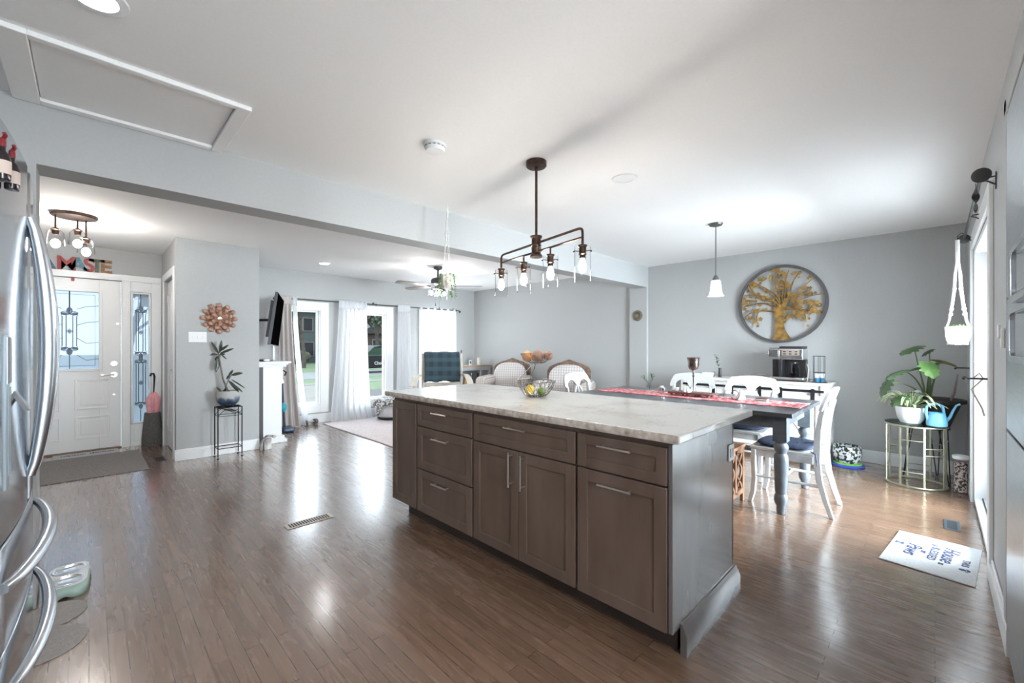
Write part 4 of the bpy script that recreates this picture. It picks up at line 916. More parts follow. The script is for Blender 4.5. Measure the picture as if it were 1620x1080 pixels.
# door letters
LET = [('N', (0.35, 0.03, 0.03)), ('A', (0.04, 0.09, 0.20)), ('M', (0.40, 0.03, 0.03)), ('A', (0.10, 0.26, 0.34)), ('S', (0.48, 0.05, 0.06)), ('T', (0.13, 0.16, 0.10)), ('E', (0.40, 0.18, 0.05))]
lx = [-0.455, -0.345, -0.185, -0.09, 0.0, 0.065, 0.145]; labs = ['red letter N at far left beside the fridge handle', 'dark blue letter A between red N and red M', 'red letter M with patterned surface, widest of the row', 'teal mosaic letter A between red M and red S', 'bright red letter S after the teal mosaic A', 'olive green letter T near the right of the row', 'orange-brown letter E at the right end']
for (c, colr), x, lb in zip(LET, lx, labs):
    b = B(); text_into(b, c, 0.215, Matrix.Rotation(pi / 2, 4, 'X'), 0.008, bold=0.006)
    zmin = min(v.co.z for v in b.bm.verts); bmesh.ops.translate(b.bm, vec=(0, 0, -zmin), verts=b.bm.verts)
    o = part('wall_letter', b, noisy('letter_%s_%d' % (c, len(MATS)), colr, tuple(min(1, q * 0.45 + 0.01) for q in colr), 40, 0.5, detail=2), angle=30)
    o.location = (x, YW - 0.012, 2.1355); tag(o, lb + ', on the front door trim', 'letter', 'letters over the front door')
o = thing('hanging_charm', 'small red tag hanging by a thread from the front door trim', 'charm', (-0.135, YW - 0.028, 2.135))
b = B(); b.tube([(0, 0, 0), (0, 0, -0.085)], 0.001, 4); part('thread', b, M_trim, o)
b = B(); b.box(-0.014, 0.014, -0.002, 0.002, -0.12, -0.085); part('tag', b, mat('red_tag', (0.42, 0.05, 0.05), 0.6), o)

# ============================================================ CEILING FIXTURES
cd = thing('chandelier', 'four-light bronze bar chandelier with clear glass cylinders above the island', 'chandelier', (2.03, 1.81, CH))
A_, B_ = Vector((2.12, 2.23, 0)), Vector((1.94, 1.385, 0)); ctr = Vector((2.03, 1.81, 0))
A_ -= ctr; B_ -= ctr
def zz(p, z): return Vector((p.x, p.y, z - CH))
b = B(); b.lathe([(0, 0), (0.066, 0), (0.066, -0.028), (0.060, -0.034), (0.012, -0.036), (0.012, -0.05), (0, -0.05)][::-1], (0, 0, -0.001), 32); part('canopy', b, M_bronze, cd)
b = B(); b.tube([(0, 0, -0.05), (0, 0, -0.48)], 0.0085, 12); part('rod', b, M_bronze, cd)
b = B(); b.lathe([(0, 1.962 - CH), (0.038, 1.962 - CH), (0.038, 1.952 - CH), (0.030, 1.945 - CH), (0.030, 1.91 - CH), (0.033, 1.90 - CH), (0.028, 1.895 - CH), (0.033, 1.888 - CH), (0.030, 1.88 - CH), (0.030, 1.85 - CH), (0.040, 1.838 - CH), (0.040, 1.826 - CH), (0, 1.826 - CH)][::-1], (0, 0, 0), 28); part('hub', b, M_bronze, cd)
b = B(); e = (A_ - B_).normalized() * 0.05
pts = [zz(A_, 1.825)] + [zz(A_, 1.87)] + bez(zz(A_, 1.875), zz(A_, 1.905), zz(A_, 1.917), zz(A_ - e, 1.917), 6)[1:] + bez(zz(B_ + e, 1.917), zz(B_, 1.917), zz(B_, 1.905), zz(B_, 1.875), 6) + [zz(B_, 1.825)]
b.tube(pts, 0.0075, 10); b.tube([zz(A_, 1.862), zz(B_, 1.862)], 0.0065, 10); part('arm', b, M_bronze, cd)
for k in range(4):
    p = A_ + (B_ - A_) * k / 3
    b = B()
    if 0 < k < 3: b.tube([zz(p, 1.862), zz(p, 1.815)], 0.006, 8)
    z0 = 1.818 - CH
    b.lathe([(0, z0), (0.026, z0), (0.026, z0 - 0.006), (0.020, z0 - 0.012), (0.020, z0 - 0.045), (0.024, z0 - 0.05), (0.017, z0 - 0.056), (0.017, z0 - 0.075), (0, z0 - 0.075)][::-1], (p.x, p.y, 0), 18)
    for a in (0.6, 0.6 + 2 * pi / 3, 0.6 + 4 * pi / 3): b.tube([(p.x + 0.018 * cos(a), p.y + 0.018 * sin(a), z0 - 0.036), (p.x + 0.052 * cos(a), p.y + 0.052 * sin(a), z0 - 0.036)], 0.0025, 6); b.sph((p.x + 0.054 * cos(a), p.y + 0.054 * sin(a), z0 - 0.040), 0.005, 8)
    so = part('socket', b, M_bronze, cd)
    b = B(); b.lathe([(0.0455, z0 - 0.01), (0.047, z0 - 0.01), (0.047, z0 - 0.205), (0.0455, z0 - 0.205), (0.0455, z0 - 0.01)], (p.x, p.y, 0), 28); part('glass_shade', b, M_jar, so)
    b = B(); b.lathe([(0, z0 - 0.155), (0.010, z0 - 0.152), (0.020, z0 - 0.138), (0.0225, z0 - 0.122), (0.020, z0 - 0.105), (0.012, z0 - 0.085), (0.010, z0 - 0.076), (0, z0 - 0.076)], (p.x, p.y, 0), 14); part('bulb', b, M_bulb, so)
# pendant
pdn = thing('pendant_lamp', 'single frosted glass bell pendant on dark cord over the dining table', 'pendant lamp', (4.291, 1.50, CH))
b = B(); b.lathe([(0, 0), (0.065, 0), (0.055, -0.018), (0.015, -0.03), (0, -0.03)][::-1], (0, 0, -0.001), 28); part('canopy', b, mat('pewter_grey', (0.12, 0.12, 0.12), 0.4, 0.6), pdn)
b = B(); b.tube([(0, 0, -0.03), (0, 0, -0.52)], 0.005, 8); part('cord', b, mat('pewter_grey', (0, 0, 0)), pdn)
b = B(); b.lathe([(0, -0.50), (0.012, -0.50), (0.03, -0.53), (0.034, -0.555), (0, -0.555)][::-1], (0, 0, 0), 20); part('cap', b, mat('pewter_grey', (0, 0, 0)), pdn)
b = B(); b.lathe([(0.030, -0.545), (0.042, -0.56), (0.046, -0.60), (0.050, -0.65), (0.062, -0.69), (0.074, -0.70), (0.072, -0.703), (0.060, -0.694), (0.047, -0.65), (0.043, -0.60), (0.039, -0.56), (0.028, -0.548)], (0, 0, 0), 30); part('glass_shade', b, glassy('frosted_shade', (1, 0.98, 0.95), 0.05, 0.4, 0.8), pdn)
b = B(); b.sph((0, 0, -0.64), 0.024, 14, 1.2); part('bulb', b, emis('pendant_bulb', (1.0, 0.95, 0.88), 110), pdn)
# foyer light
fy = thing('flush_ceiling_light', 'bronze semi-flush fixture with three clear glass jars in the entry', 'ceiling light', (-0.095, 5.50, CH))
b = B(); b.lathe([(0, 0), (0.155, 0), (0.155, -0.016), (0.148, -0.024), (0, -0.026)][::-1], (0, 0, -0.001), 36); part('canopy', b, M_bronze, fy)
for (x, y, zt) in ((-0.115, -0.02, 2.30), (0.02, 0.10, 2.34), (0.075, 0.05, 2.265)):
    x0, y0 = x, y; b = B(); b.tube([(x0, y0, -0.02), (x, y, zt - CH)], 0.006, 8); zt -= CH
    b.lathe([(0, zt), (0.012, zt), (0.035, zt - 0.018), (0.026, zt - 0.024), (0.022, zt - 0.06), (0, zt - 0.06)][::-1], (x, y, 0), 16); so = part('socket', b, M_bronze, fy)
    b = B(); b.lathe([(0.040, zt - 0.024), (0.054, zt - 0.045), (0.062, zt - 0.155), (0.0605, zt - 0.155), (0.0525, zt - 0.045), (0.039, zt - 0.026)], (x, y, 0), 24); part('glass_shade', b, M_jar, so)
    b = B(); b.sph((x, y, zt - 0.140), 0.031, 14, 1.25); part('bulb', b, M_bulb, so)
# recessed cans
for i, (x, y, lab, on) in enumerate(((0.014, 2.005, 'lit recessed ceiling downlight beside the attic hatch', 1), (2.378, 6.18, 'lit recessed downlight in the living room ceiling near the windows', 1), (2.672, 1.549, 'unlit white recessed cover on the ceiling between chandelier and pendant', 0))):
    c = thing('recessed_light', lab, 'recessed light', (x, y, CH - 0.001), 0, 'recessed lights')
    b = B(); b.lathe([(0.060, 0), (0.088, 0), (0.086, -0.006), (0.060, -0.009), (0.060, 0)][::-1], (0, 0, 0), 36); part('trim_ring', b, M_trim, c)
    b = B(); b.lathe([(0, -0.002), (0.060, -0.002), (0.060, -0.006), (0, -0.007)][::-1], (0, 0, 0), 36); part('lens', b, M_can if on else M_trim, c)
sm = thing('smoke_detector', 'round white smoke detector on the ceiling left of the chandelier', 'smoke detector', (1.435, 2.075, CH - 0.001))
b = B(); b.lathe([(0, 0), (0.066, 0), (0.068, -0.012), (0.058, -0.016), (0.060, -0.024), (0.052, -0.040), (0.02, -0.046), (0, -0.046)][::-1], (0, 0, 0), 36); part('housing', b, M_trim, sm)
b = B()
for k in range(14): a = 2 * pi * k / 14; b.obox((0.0585 * cos(a), 0.0585 * sin(a), -0.019), (-sin(a), cos(a), 0), (cos(a), sin(a), 0), (0, 0, 1), 0.008, 0.002, 0.0025)
part('vents', b, mat('vent_grey', (0.2, 0.2, 0.2), 0.6), sm)
# ceiling fan
fn = thing('ceiling_fan', 'dark ceiling fan with brown blades and glass light kit in the living room', 'ceiling fan', (3.70, 5.27, CH))
M_fan = mat('graphite_fan_metal', (0.07, 0.07, 0.075), 0.35, 0.7)
b = B(); b.lathe([(0, 0), (0.065, 0), (0.060, -0.035), (0.022, -0.05), (0.014, -0.055), (0.014, -0.15), (0.03, -0.16), (0.085, -0.175), (0.105, -0.20), (0.105, -0.255), (0.08, -0.28), (0.05, -0.29), (0.045, -0.33), (0.02, -0.345), (0, -0.345)][::-1], (0, 0, -0.001), 32); part('motor', b, M_fan, fn)
M_blade = noisy('walnut_fan_blade', (0.09, 0.07, 0.06), (0.14, 0.11, 0.09), 6, 0.4, stretch=(4, 1, 1))
for k in range(5):
    a = radians(-42 + 72 * k); u = Vector((cos(a), sin(a), 0)); v = Vector((-sin(a), cos(a), 0.16)).normalized()
    b = B(); P = [u * 0.18 + Vector((0, 0, -0.285)), u * 0.30 + Vector((0, 0, -0.285)), u * 0.50 + Vector((0, 0, -0.285)), u * 0.63 + Vector((0, 0, -0.285)), u * 0.665 + Vector((0, 0, -0.285))]
    b.strip(P, [v * w for w in (0.10, 0.125, 0.14, 0.13, 0.08)], (0, 0, 0.007)); bl = part('blade', b, M_blade, fn, bevel=0.002)
    b = B(); b.strip([u * 0.09 + Vector((0, 0, -0.262)), u * 0.15 + Vector((0, 0, -0.268)), u * 0.24 + Vector((0, 0, -0.279))], [v * 0.03, v * 0.03, v * 0.07], (0, 0, 0.006)); part('bracket', b, M_fan, bl)
for k in range(4):
    a = radians(-45 + 90 * k + 20); c = Vector((0.085 * cos(a), 0.085 * sin(a), 0))
    b = B(); b.tube([(0.03 * cos(a), 0.03 * sin(a), -0.325), c + Vector((0, 0, -0.335)), c * 1.1 + Vector((0, 0, -0.355))], [0.010, 0.012, 0.022], 10); so = part('socket', b, M_fan, fn)
    b = B(); b.lathe([(0.028, -0.35), (0.045, -0.37), (0.052, -0.445), (0.050, -0.445), (0.043, -0.37), (0.026, -0.352)], (c.x * 1.15, c.y * 1.15, 0), 20); part('glass_shade', b, M_jar, so)
    b = B(); b.sph((c.x * 1.15, c.y * 1.15, -0.40), 0.022, 12, 1.2); part('bulb', b, M_bulbw, so)
for dx, L_ in ((0.035, 0.60), (-0.03, 0.55)):
    b = B(); b.tube([(dx, 0.02, -0.34), (dx, 0.02, -L_)], 0.0012, 5); b.lathe([(0, -L_ - 0.04), (0.007, -L_ - 0.035), (0.005, -L_), (0, -L_)], (dx, 0.02, 0), 8); part('pull_chain', b, M_fan, fn)
# hanging planter in front of the beam
hp = thing('hanging_planter', 'round pot in beige macrame hanging from the ceiling before the beam', 'hanging planter', (2.10, 2.865, CH))
b = B(); b.tube([(0, 0, -0.001), (0, 0, -0.02), (0.012, 0, -0.028), (0.014, 0, -0.04), (0.004, 0, -0.046)], 0.0025, 6); part('hook', b, M_trim, hp)
b = B(); b.lathe([(0, -0.705), (0.032, -0.705), (0.050, -0.69), (0.056, -0.64), (0.055, -0.60), (0.050, -0.595), (0.050, -0.605), (0, -0.608)], (0, 0, 0), 28); part('pot', b, noisy('marbled_pot', (0.42, 0.38, 0.34), (0.72, 0.72, 0.70), 18, 0.35), hp)
b = B()
b.tube([(0.003, 0, -0.04), (0.006, 0, -0.07), (0.004, 0, -0.115)], [0.004, 0.008, 0.006], 8)
for k in range(4):
    a = k * pi / 2 + 0.5; c = lambda r, z: (r * cos(a), r * sin(a), z)
    b.tube([c(0.003, -0.11), c(0.010, -0.22), c(0.014, -0.30), c(0.022, -0.42), c(0.050, -0.585), c(0.061, -0.62), c(0.060, -0.66), c(0.045, -0.70), c(0.005, -0.715)], 0.0022, 5)
    for j in range(10): b.sph(c(0.014 + 0.003 * sin(j), -0.235 - 0.013 * j), 0.0052, 6)
b.tube([(0, 0, -0.71), (0, 0, -0.80)], [0.008, 0.004], 6)
part('macrame', b, M_rope, hp)
b = B(); rn = random.Random(11)
for k in range(18):
    a = rn.uniform(0, 6.28); L_ = rn.uniform(0.02, 0.20); r = 0.064
    pts = [(0.03 * cos(a), 0.03 * sin(a), -0.60), (0.055 * cos(a), 0.055 * sin(a), -0.585), (r * cos(a), r * sin(a), -0.60 - L_ * 0.3), (r * 1.05 * cos(a + .1), r * 1.05 * sin(a + .1), -0.60 - L_)]
    b.tube(pts, 0.0016, 5)
    for j in range(int(3 + L_ * 40)):
        t = j / (3 + L_ * 40); p = Vector(pts[1]).lerp(Vector(pts[3]), t); an = rn.uniform(0, 6.28); leaf(b, p, p + Vector((0.022 * cos(an), 0.022 * sin(an), -0.012)), 0.008, n=4)
part('trailing_plant', b, M_leaf2, hp)
# second macrame planter at the patio door
hq = thing('hanging_planter', 'white square pot in white macrame hanging by the patio door curtain rod', 'hanging planter', (4.80, -0.125, 2.115))
b = B(); b.tube([(0, -0.04, 0.006), (0, -0.02, 0.020), (0, 0.0, 0.0), (0, 0.0, -0.03)], 0.003, 6); part('hook', b, M_black, hq)
b = B(); ZT, ZB = 1.408 - 2.115, 1.285 - 2.115
def pf2(u, v):
    a = 2 * pi * u; e = 5; ca, sa = cos(a), sin(a); rr = (abs(ca) ** e + abs(sa) ** e) ** (-1 / e)
    prof = [(0.0, ZB), (0.050, ZB), (0.064, ZB + 0.015), (0.074, ZT), (0.070, ZT), (0.062, ZT - 0.03), (0.0, ZT - 0.03)]
    i = min(5, int(v * 6)); t = v * 6 - i; r = prof[i][0] * (1 - t) + prof[i + 1][0] * t; z = prof[i][1] * (1 - t) + prof[i + 1][1] * t
    return Vector((rr * ca * r, rr * sa * r, z))
b.grid(pf2, 32, 6, closed_u=True); part('pot', b, M_white, hq)
b = B(); b.tube([(0, 0, -0.03), (0, 0, -0.22)], 0.013, 8)
for k in range(4):
    a = k * pi / 2 + pi / 4; c = lambda r, z: (r * cos(a), r * sin(a), z)
    b.tube([c(0.006, -0.20), c(0.02, -0.30), c(0.026, -0.42), c(0.045, -0.55), c(0.066, -0.66), c(0.090, -0.72), c(0.090, -0.78), c(0.072, -0.830), c(0.01, -0.845)], [0.007, 0.009, 0.010, 0.009, 0.006, 0.006, 0.006, 0.006, 0.006], 6)
    for zz_, rr_ in ((-0.40, 0.025), (-0.56, 0.048), (-0.60, 0.054)): b.sph(c(rr_, zz_ - 0.01), 0.013, 8)
b.tube([(0.055 * cos(2 * pi * k / 24), 0.055 * sin(2 * pi * k / 24), -0.842) for k in range(24)], 0.006, 6, closed=True)
part('macrame', b, M_rope, hq)
b = B()
for k in range(16):
    a = k * 2.4; p = Vector((0.03 * cos(a), 0.03 * sin(a), ZT - 0.03)); leaf(b, p, p + Vector((0.035 * cos(a), 0.035 * sin(a), 0.045)), 0.012, n=5)
part('succulent', b, M_leaf2, hq)
# curtain rod of the patio door
cr = thing('curtain_rod', 'bare dark curtain rod with disc finials above the patio door', 'curtain rod', (4.07, -0.165, 2.115))
b = B(); b.tube([(3.19, -0.165, 2.115), (4.95, -0.165, 2.115)], 0.008, 10); part('rod', b, mat('aged_iron', (0.07, 0.07, 0.07), 0.45, 0.6), cr, world=True)
for x in (3.17, 4.965): b = B(); b.lathe([(0, -0.012), (0.020, -0.012), (0.036, -0.004), (0.036, 0.004), (0.020, 0.012), (0, 0.012)], (x, -0.165, 2.115), 24, 'X'); part('finial', b, mat('aged_iron', (0, 0, 0)), cr, world=True)
for x in (3.23, 4.09, 4.90):
    b = B(); b.tube([(x, -0.2195, 2.115), (x, -0.165, 2.112)], 0.004, 6); b.tube([(x, -0.2195, 2.07), (x, -0.19, 2.095), (x, -0.165, 2.107)], 0.004, 6); b.box(x - 0.008, x + 0.008, -0.2195, -0.215, 2.05, 2.135); part('bracket', b, mat('aged_iron', (0, 0, 0)), cr, world=True)
o = thing('metal_ornament', 'dark twisted leaf ornament dangling from the near end of the curtain rod', 'ornament', (3.26, -0.150, 2.10))
b = B(); b.tube([(0, 0, 0.003), (0, 0, -0.03)], 0.0015, 5)
b.strip([(0, 0, -0.02 - 0.013 * k) for k in range(11)], [Vector((cos(k * 0.5), sin(k * 0.5), 0)) * (0.032 * sin(pi * (k + 0.3) / 10.6)) for k in range(11)], (0, 0.002, 0)); part('leaf', b, mat('aged_iron', (0, 0, 0)), o)
o = thing('tieback_hook', 'dark curtain holdback arm with beige cord on the patio door casing', 'holdback', (3.42, YP + 0.019, 1.08))
b = B(); b.tube([(0.0, 0, 0), (0, 0.055, 0), (-0.02, 0.075, 0.0), (0.04, 0.085, 0.004)], 0.005, 8); b.sph((0.045, 0.086, -0.003), 0.008, 8); part('arm', b, M_black, o)
b = B(); b.tube([(0, 0.05, 0.006), (0.0, 0.03, 0.03), (0.01, 0.015, 0.0), (0.0, 0.06, -0.06), (0.005, 0.02, -0.16), (0, 0.012, -0.20)], 0.004, 6); part('cord', b, noisy('beige_cord', (0.45, 0.38, 0.30), (0.55, 0.47, 0.38), 100, 0.9), o)
o = thing('tieback_hook', 'dark curtain holdback arm on the wall behind the big black planter', 'holdback', (5.25, YP + 0.001, 1.07))
b = B(); b.tube([(0, 0, 0), (0, 0.09, 0)], 0.005, 8); b.sph((0, 0.095, -0.006), 0.008, 8); part('arm', b, M_black, o)

# ============================================================ PATIO CORNER
sd = thing('side_table', 'round brass wire side table with glass top in the patio corner', 'side table', (5.33, 0.125, 0))
M_brass = noisy('pale_brass', (0.34, 0.34, 0.25), (0.44, 0.43, 0.32), 20, 0.38, 0.7)
R_ = 0.205
for z in (0.012, 0.540): b = B(); b.tube([(R_ * cos(2 * pi * k / 48), R_ * sin(2 * pi * k / 48), z) for k in range(48)], 0.008, 8, closed=True); part('ring', b, M_brass, sd)
for k in range(8):
    a = 2 * pi * k / 8 + 0.3; b = B(); b.obox((R_ * cos(a), R_ * sin(a), 0.276), (-sin(a), cos(a), 0), (cos(a), sin(a), 0), (0, 0, 1), 0.007, 0.004, 0.264); part('upright', b, M_brass, sd)
for k in range(8):
    a0 = 2 * pi * k / 8 + 0.3; a1 = a0 + 2 * pi / 8
    for z in ((0.14, 0.42) if k % 2 else (0.30, 0.36)): b = B(); b.tube([(R_ * cos(a0 + (a1 - a0) * j / 5), R_ * sin(a0 + (a1 - a0) * j / 5), z) for j in range(6)], 0.004, 6); part('crossbar', b, M_brass, sd)
b = B(); b.cyl((0, 0, 0.5525), R_ + 0.008, 0.006, 48); part('glass_top', b, glassy('green_tint_glass', (0.55, 0.65, 0.62), 0.35, 0.03), sd)
TT = 0.559
pp = thing('potted_spider_plant', 'striped spider plant in a white pot on the brass side table', 'potted plant', (5.30, 0.155, TT))
b = B(); b.lathe([(0, 0), (0.070, 0), (0.078, 0.012), (0.095, 0.05), (0.104, 0.10), (0.110, 0.145), (0.104, 0.147), (0.098, 0.12), (0, 0.118)], (0, 0, 0), 32); part('pot', b, M_white, pp)
b = B(); b.cyl((0, 0, 0.119), 0.096, 0.008, 24); part('soil', b, M_soil, pp)
def stripe_mat():
    m = mat('variegated_leaf', (0.2, 0.35, 0.1), 0.5); p = prin(m); t = nd(m, 'ShaderNodeUVMap'); s_ = nd(m, 'ShaderNodeSeparateXYZ'); lk(m, t.outputs[0], s_.inputs[0])
    r = nd(m, 'ShaderNodeValToRGB'); e = r.color_ramp.elements; e[0].position = 0; e[0].color = (0.66, 0.70, 0.48, 1); e[1].position = 1; e[1].color = (0.66, 0.70, 0.48, 1)
    for q, c in ((0.27, (0.66, 0.70, 0.48, 1)), (0.30, (0.16, 0.30, 0.08, 1)), (0.70, (0.16, 0.30, 0.08, 1)), (0.73, (0.66, 0.70, 0.48, 1))): k = e.new(q); k.color = c
    lk(m, s_.outputs['X'], r.inputs[0]); lk(m, r.outputs[0], p.inputs['Base Color']); return m
M_var = stripe_mat()
b = B(); rn = random.Random(5); uvl = b.bm.loops.layers.uv.new('UVMap')
for k in range(46):
    a = rn.uniform(0, 2 * pi); L_ = rn.uniform(0.16, 0.30); up = rn.uniform(0.06, 0.20); w = rn.uniform(0.009, 0.014); d = Vector((cos(a), sin(a), 0)); s_ = Vector((-sin(a), cos(a), 0))
    P = bez(d * 0.02 + Vector((0, 0, 0.12)), d * L_ * 0.3 + Vector((0, 0, 0.12 + up)), d * L_ * 0.7 + Vector((0, 0, 0.13 + up)), d * L_ * 0.85 + Vector((0, 0, 0.14 + up * 0.2)), 8)
    rows = []
    for i, p in enumerate(P):
        ww = w * sin(pi * min(1, 0.12 + 0.86 * i / 8)) ** 0.6; rows.append([b.bm.verts.new(p - s_ * ww), b.bm.verts.new(p - Vector((0, 0, 0.3 * ww))), b.bm.verts.new(p + s_ * ww)])
    for A, C in zip(rows, rows[1:]):
        for q in (0, 1):
            f = b.bm.faces.new((A[q], A[q + 1], C[q + 1], C[q]))
            for lp_, uu in zip(f.loops, (q / 2, (q + 1) / 2, (q + 1) / 2, q / 2)): lp_[uvl].uv = (uu, 0)
part('foliage', b, M_var, pp)
o = thing('watering_globe', 'small white ball on a stake in the dark planter, behind the spider plant', 'watering globe', (5.515, 0.115, 0.742))
b = B(); b.sph((0, 0, 0.075), 0.026, 14); b.tube([(0, 0, 0.0), (0, 0, 0.06)], 0.006, 8); part('globe', b, M_white, o)
wc = thing('watering_can', 'light blue plastic watering can on the brass side table', 'watering can', (5.215, -0.012, TT))
M_blue = mat('sky_blue_plastic', (0.18, 0.48, 0.68), 0.35)
b = B(); b.lathe([(0, 0), (0.060, 0), (0.068, 0.008), (0.068, 0.05), (0.060, 0.085), (0.054, 0.115), (0.056, 0.12), (0.050, 0.12), (0.048, 0.10), (0, 0.10)], (0, 0, 0), 28, sx=0.9, sy=1.0); part('body', b, M_blue, wc)
u = Vector((0.35, -0.94, 0))
b = B(); b.tube([u * 0.058 + Vector((0, 0, 0.045)), u * 0.085 + Vector((0, 0, 0.085)), u * 0.105 + Vector((0, 0, 0.14)), u * 0.125 + Vector((0, 0, 0.185)), u * 0.15 + Vector((0, 0, 0.198))], [0.013, 0.011, 0.009, 0.008, 0.009], 12); part('spout', b, M_blue, wc)
b = B(); b.tube([u * 0.045 + Vector((0, 0, 0.118)), u * 0.038 + Vector((0, 0, 0.175)), u * 0.0 + Vector((0, 0, 0.192)), u * -0.045 + Vector((0, 0, 0.190)), u * -0.068 + Vector((0, 0, 0.165)), u * -0.072 + Vector((0, 0, 0.11)), u * -0.058 + Vector((0, 0, 0.05))], 0.011, 10); part('handle', b, M_blue, wc)
# big planter on hairpin stand
PX, PY = 5.64, 0.035
ps = thing('plant_stand', 'black hairpin-leg stand carrying the big dark planter', 'plant stand', (PX, PY, 0))
b = B(); b.tube([(0.135 * cos(2 * pi * k / 32), 0.135 * sin(2 * pi * k / 32), 0.485) for k in range(32)], 0.005, 6, closed=True); part('ring', b, M_black, ps)
for k in range(3):
    a = radians(104 + 120 * k); b = B(); f = Vector((0.185 * cos(a), 0.185 * sin(a), 0.004))
    for s_ in (-1, 1): b.tube([Vector((0.135 * cos(a + s_ * 0.30), 0.135 * sin(a + s_ * 0.30), 0.485)), f + Vector((s_ * -0.006 * sin(a), s_ * 0.006 * cos(a), 0))], 0.0045, 8)
    b.sph(f - Vector((0, 0, 0.003)), 0.007, 8, 0.8); part('leg', b, M_black, ps)
pl = thing('potted_elephant_ear', 'large elephant-ear plant in a wide dark planter in the corner', 'potted plant', (PX, PY, 0.491))
b = B(); b.lathe([(0, 0), (0.130, 0), (0.205, 0.215), (0.212, 0.235), (0.244, 0.24), (0.244, 0.27), (0.225, 0.272), (0.215, 0.245), (0, 0.240)], (0, 0, 0), 40); part('pot', b, mat('dark_brown_pot', (0.035, 0.030, 0.028), 0.45), pl)
b = B(); b.lathe([(0, 0.2405), (0.213, 0.2405), (0.21, 0.25), (0, 0.258)], (0, 0, 0), 28); part('soil', b, M_soil, pl)
def at_px(px, py, depth):
    r = (px - 810) / FPX; u_ = -(py - 546.5) / FPX; s2 = sqrt(0.5)
    return Vector((s2 * (1 + r) * depth, s2 * (1 - r) * depth, 1.26 + u_ * depth))
OP = Vector((PX, PY, 0.491))
M_oldleaf = noisy('yellowing_leaf', (0.16, 0.17, 0.05), (0.28, 0.24, 0.06), 12, 0.5)
def big_leaf(b, base, dirv, L_, w, up=(0, 0, 1), lobes=True):
    base, dirv, up = Vector(base), Vector(dirv).normalized(), Vector(up)
    s_ = dirv.cross(up).normalized(); nn = s_.cross(dirv).normalized(); n = 16; rows = []
    for i in range(n + 1):
        t = i / n; c = base + dirv * L_ * (t - 0.22) - nn * 0.35 * L_ * (t - 0.2) ** 2
        ww = w * (sin(pi * (0.16 + 0.84 * t)) ** 0.8) * (1 + (0.22 * sin(t * 26) if lobes else 0))
        rows.append([b.bm.verts.new(c + s_ * ww * k - nn * 0.25 * ww * abs(k) + dirv * (-0.12 * L_ * abs(k) * (1 - t))) for k in (-1, -.6, -.2, 0, .2, .6, 1)])
    for A, C in zip(rows, rows[1:]):
        for k in range(6): b.bm.faces.new((A[k], A[k + 1], C[k + 1], C[k]))
specs = [((1446, 548), 3.92, (-0.75, 0.66, -0.30), 0.20, 0.075, 0, (1462, 625), (1450, 570)),   # (leaf attach px), depth, dir, L, w, mat, foot px, mid
         ((1487, 569), 3.95, (0.6, -0.75, -0.15), 0.20, 0.06, 1, (1476, 622), (1483, 590)),
         ((1470, 554), 3.98, (-0.4, 0.5, -0.35), 0.11, 0.035, 0, (1470, 622), (1472, 590)),
         ((1473, 574), 3.85, (-0.72, 0.70, -0.10), 0.28, 0.05, 0, (1466, 625), (1468, 600)),
         ((1470, 577), 3.75, (-0.55, -0.25, -0.6), 0.17, 0.07, 2, (1472, 626), (1470, 600)),
         ((1484, 572), 3.90, (0.5, -0.6, 0.1), 0.06, 0.02, 0, (1486, 620), (1478, 600)),
         ((1426, 586), 3.90, (-0.75, 0.68, -0.22), 0.22, 0.055, 0, (1462, 600), (1444, 590)),
         ((1401, 606), 3.86, (-0.30, 0.45, -0.85), 0.17, 0.07, 0, (1455, 612), (1425, 603)),
         ((1425, 628), 3.80, (-0.70, 0.62, -0.55), 0.15, 0.065, 0, (1450, 622), (1436, 618))]
for i, (lp0, dp, dv, L_, w, mi, ft, md_) in enumerate(specs):
    P0 = at_px(lp0[0], lp0[1], dp) - OP; F0 = Vector((-0.02 + 0.012 * (i % 4), 0.02 - 0.012 * (i % 3), 0.255)); 
    Mi = at_px(md_[0], md_[1], 3.95) - OP
    b = B(); b.tube(bez(F0, F0.lerp(Mi, 0.6) + Vector((0, 0, 0.04)), Mi, P0, 12), [0.008 - 0.0045 * k / 12 for k in range(13)], 8); st_ = part('stem', b, M_stem, pl)
    b = B(); big_leaf(b, P0, dv, L_, w, lobes=(mi != 1)); part('leaf', b, (M_leaf, M_oldleaf, M_leaf2)[mi], st_)
b = B(); b.tube([(0.05, -0.14, 0.255), (0.07, -0.165, 0.33), (0.095, -0.185, 0.50)], [0.010, 0.009, 0.005], 8); part('grow_stake', b, noisy('wood_stake', (0.20, 0.14, 0.12), (0.30, 0.22, 0.20), 20, 0.7), pl)
gj = thing('treat_jar', 'tall clear jar of mixed kibble with white lid on floor by patio door', 'jar', (5.30, -0.158, 0))
b = B(); b.lathe([(0, 0.001), (0.046, 0.001), (0.048, 0.285), (0.045, 0.285), (0.043, 0.006), (0, 0.006)], (0, 0, 0), 4 * 6); part('jar', b, M_glass, gj)
b = B(); b.cyl((0, 0, 0.0065), 0.041, 0.25, 20); part('contents', b, noisy('mixed_kibble', (0.06, 0.035, 0.03), (0.55, 0.48, 0.45), 60, 0.8, bump=0.8, detail=1, lo=0.45, hi=0.52), gj)
b = B(); b.lathe([(0, 0.286), (0.052, 0.286), (0.054, 0.295), (0.054, 0.312), (0.045, 0.318), (0, 0.318)], (0, 0, 0), 24); part('lid', b, M_white, gj)
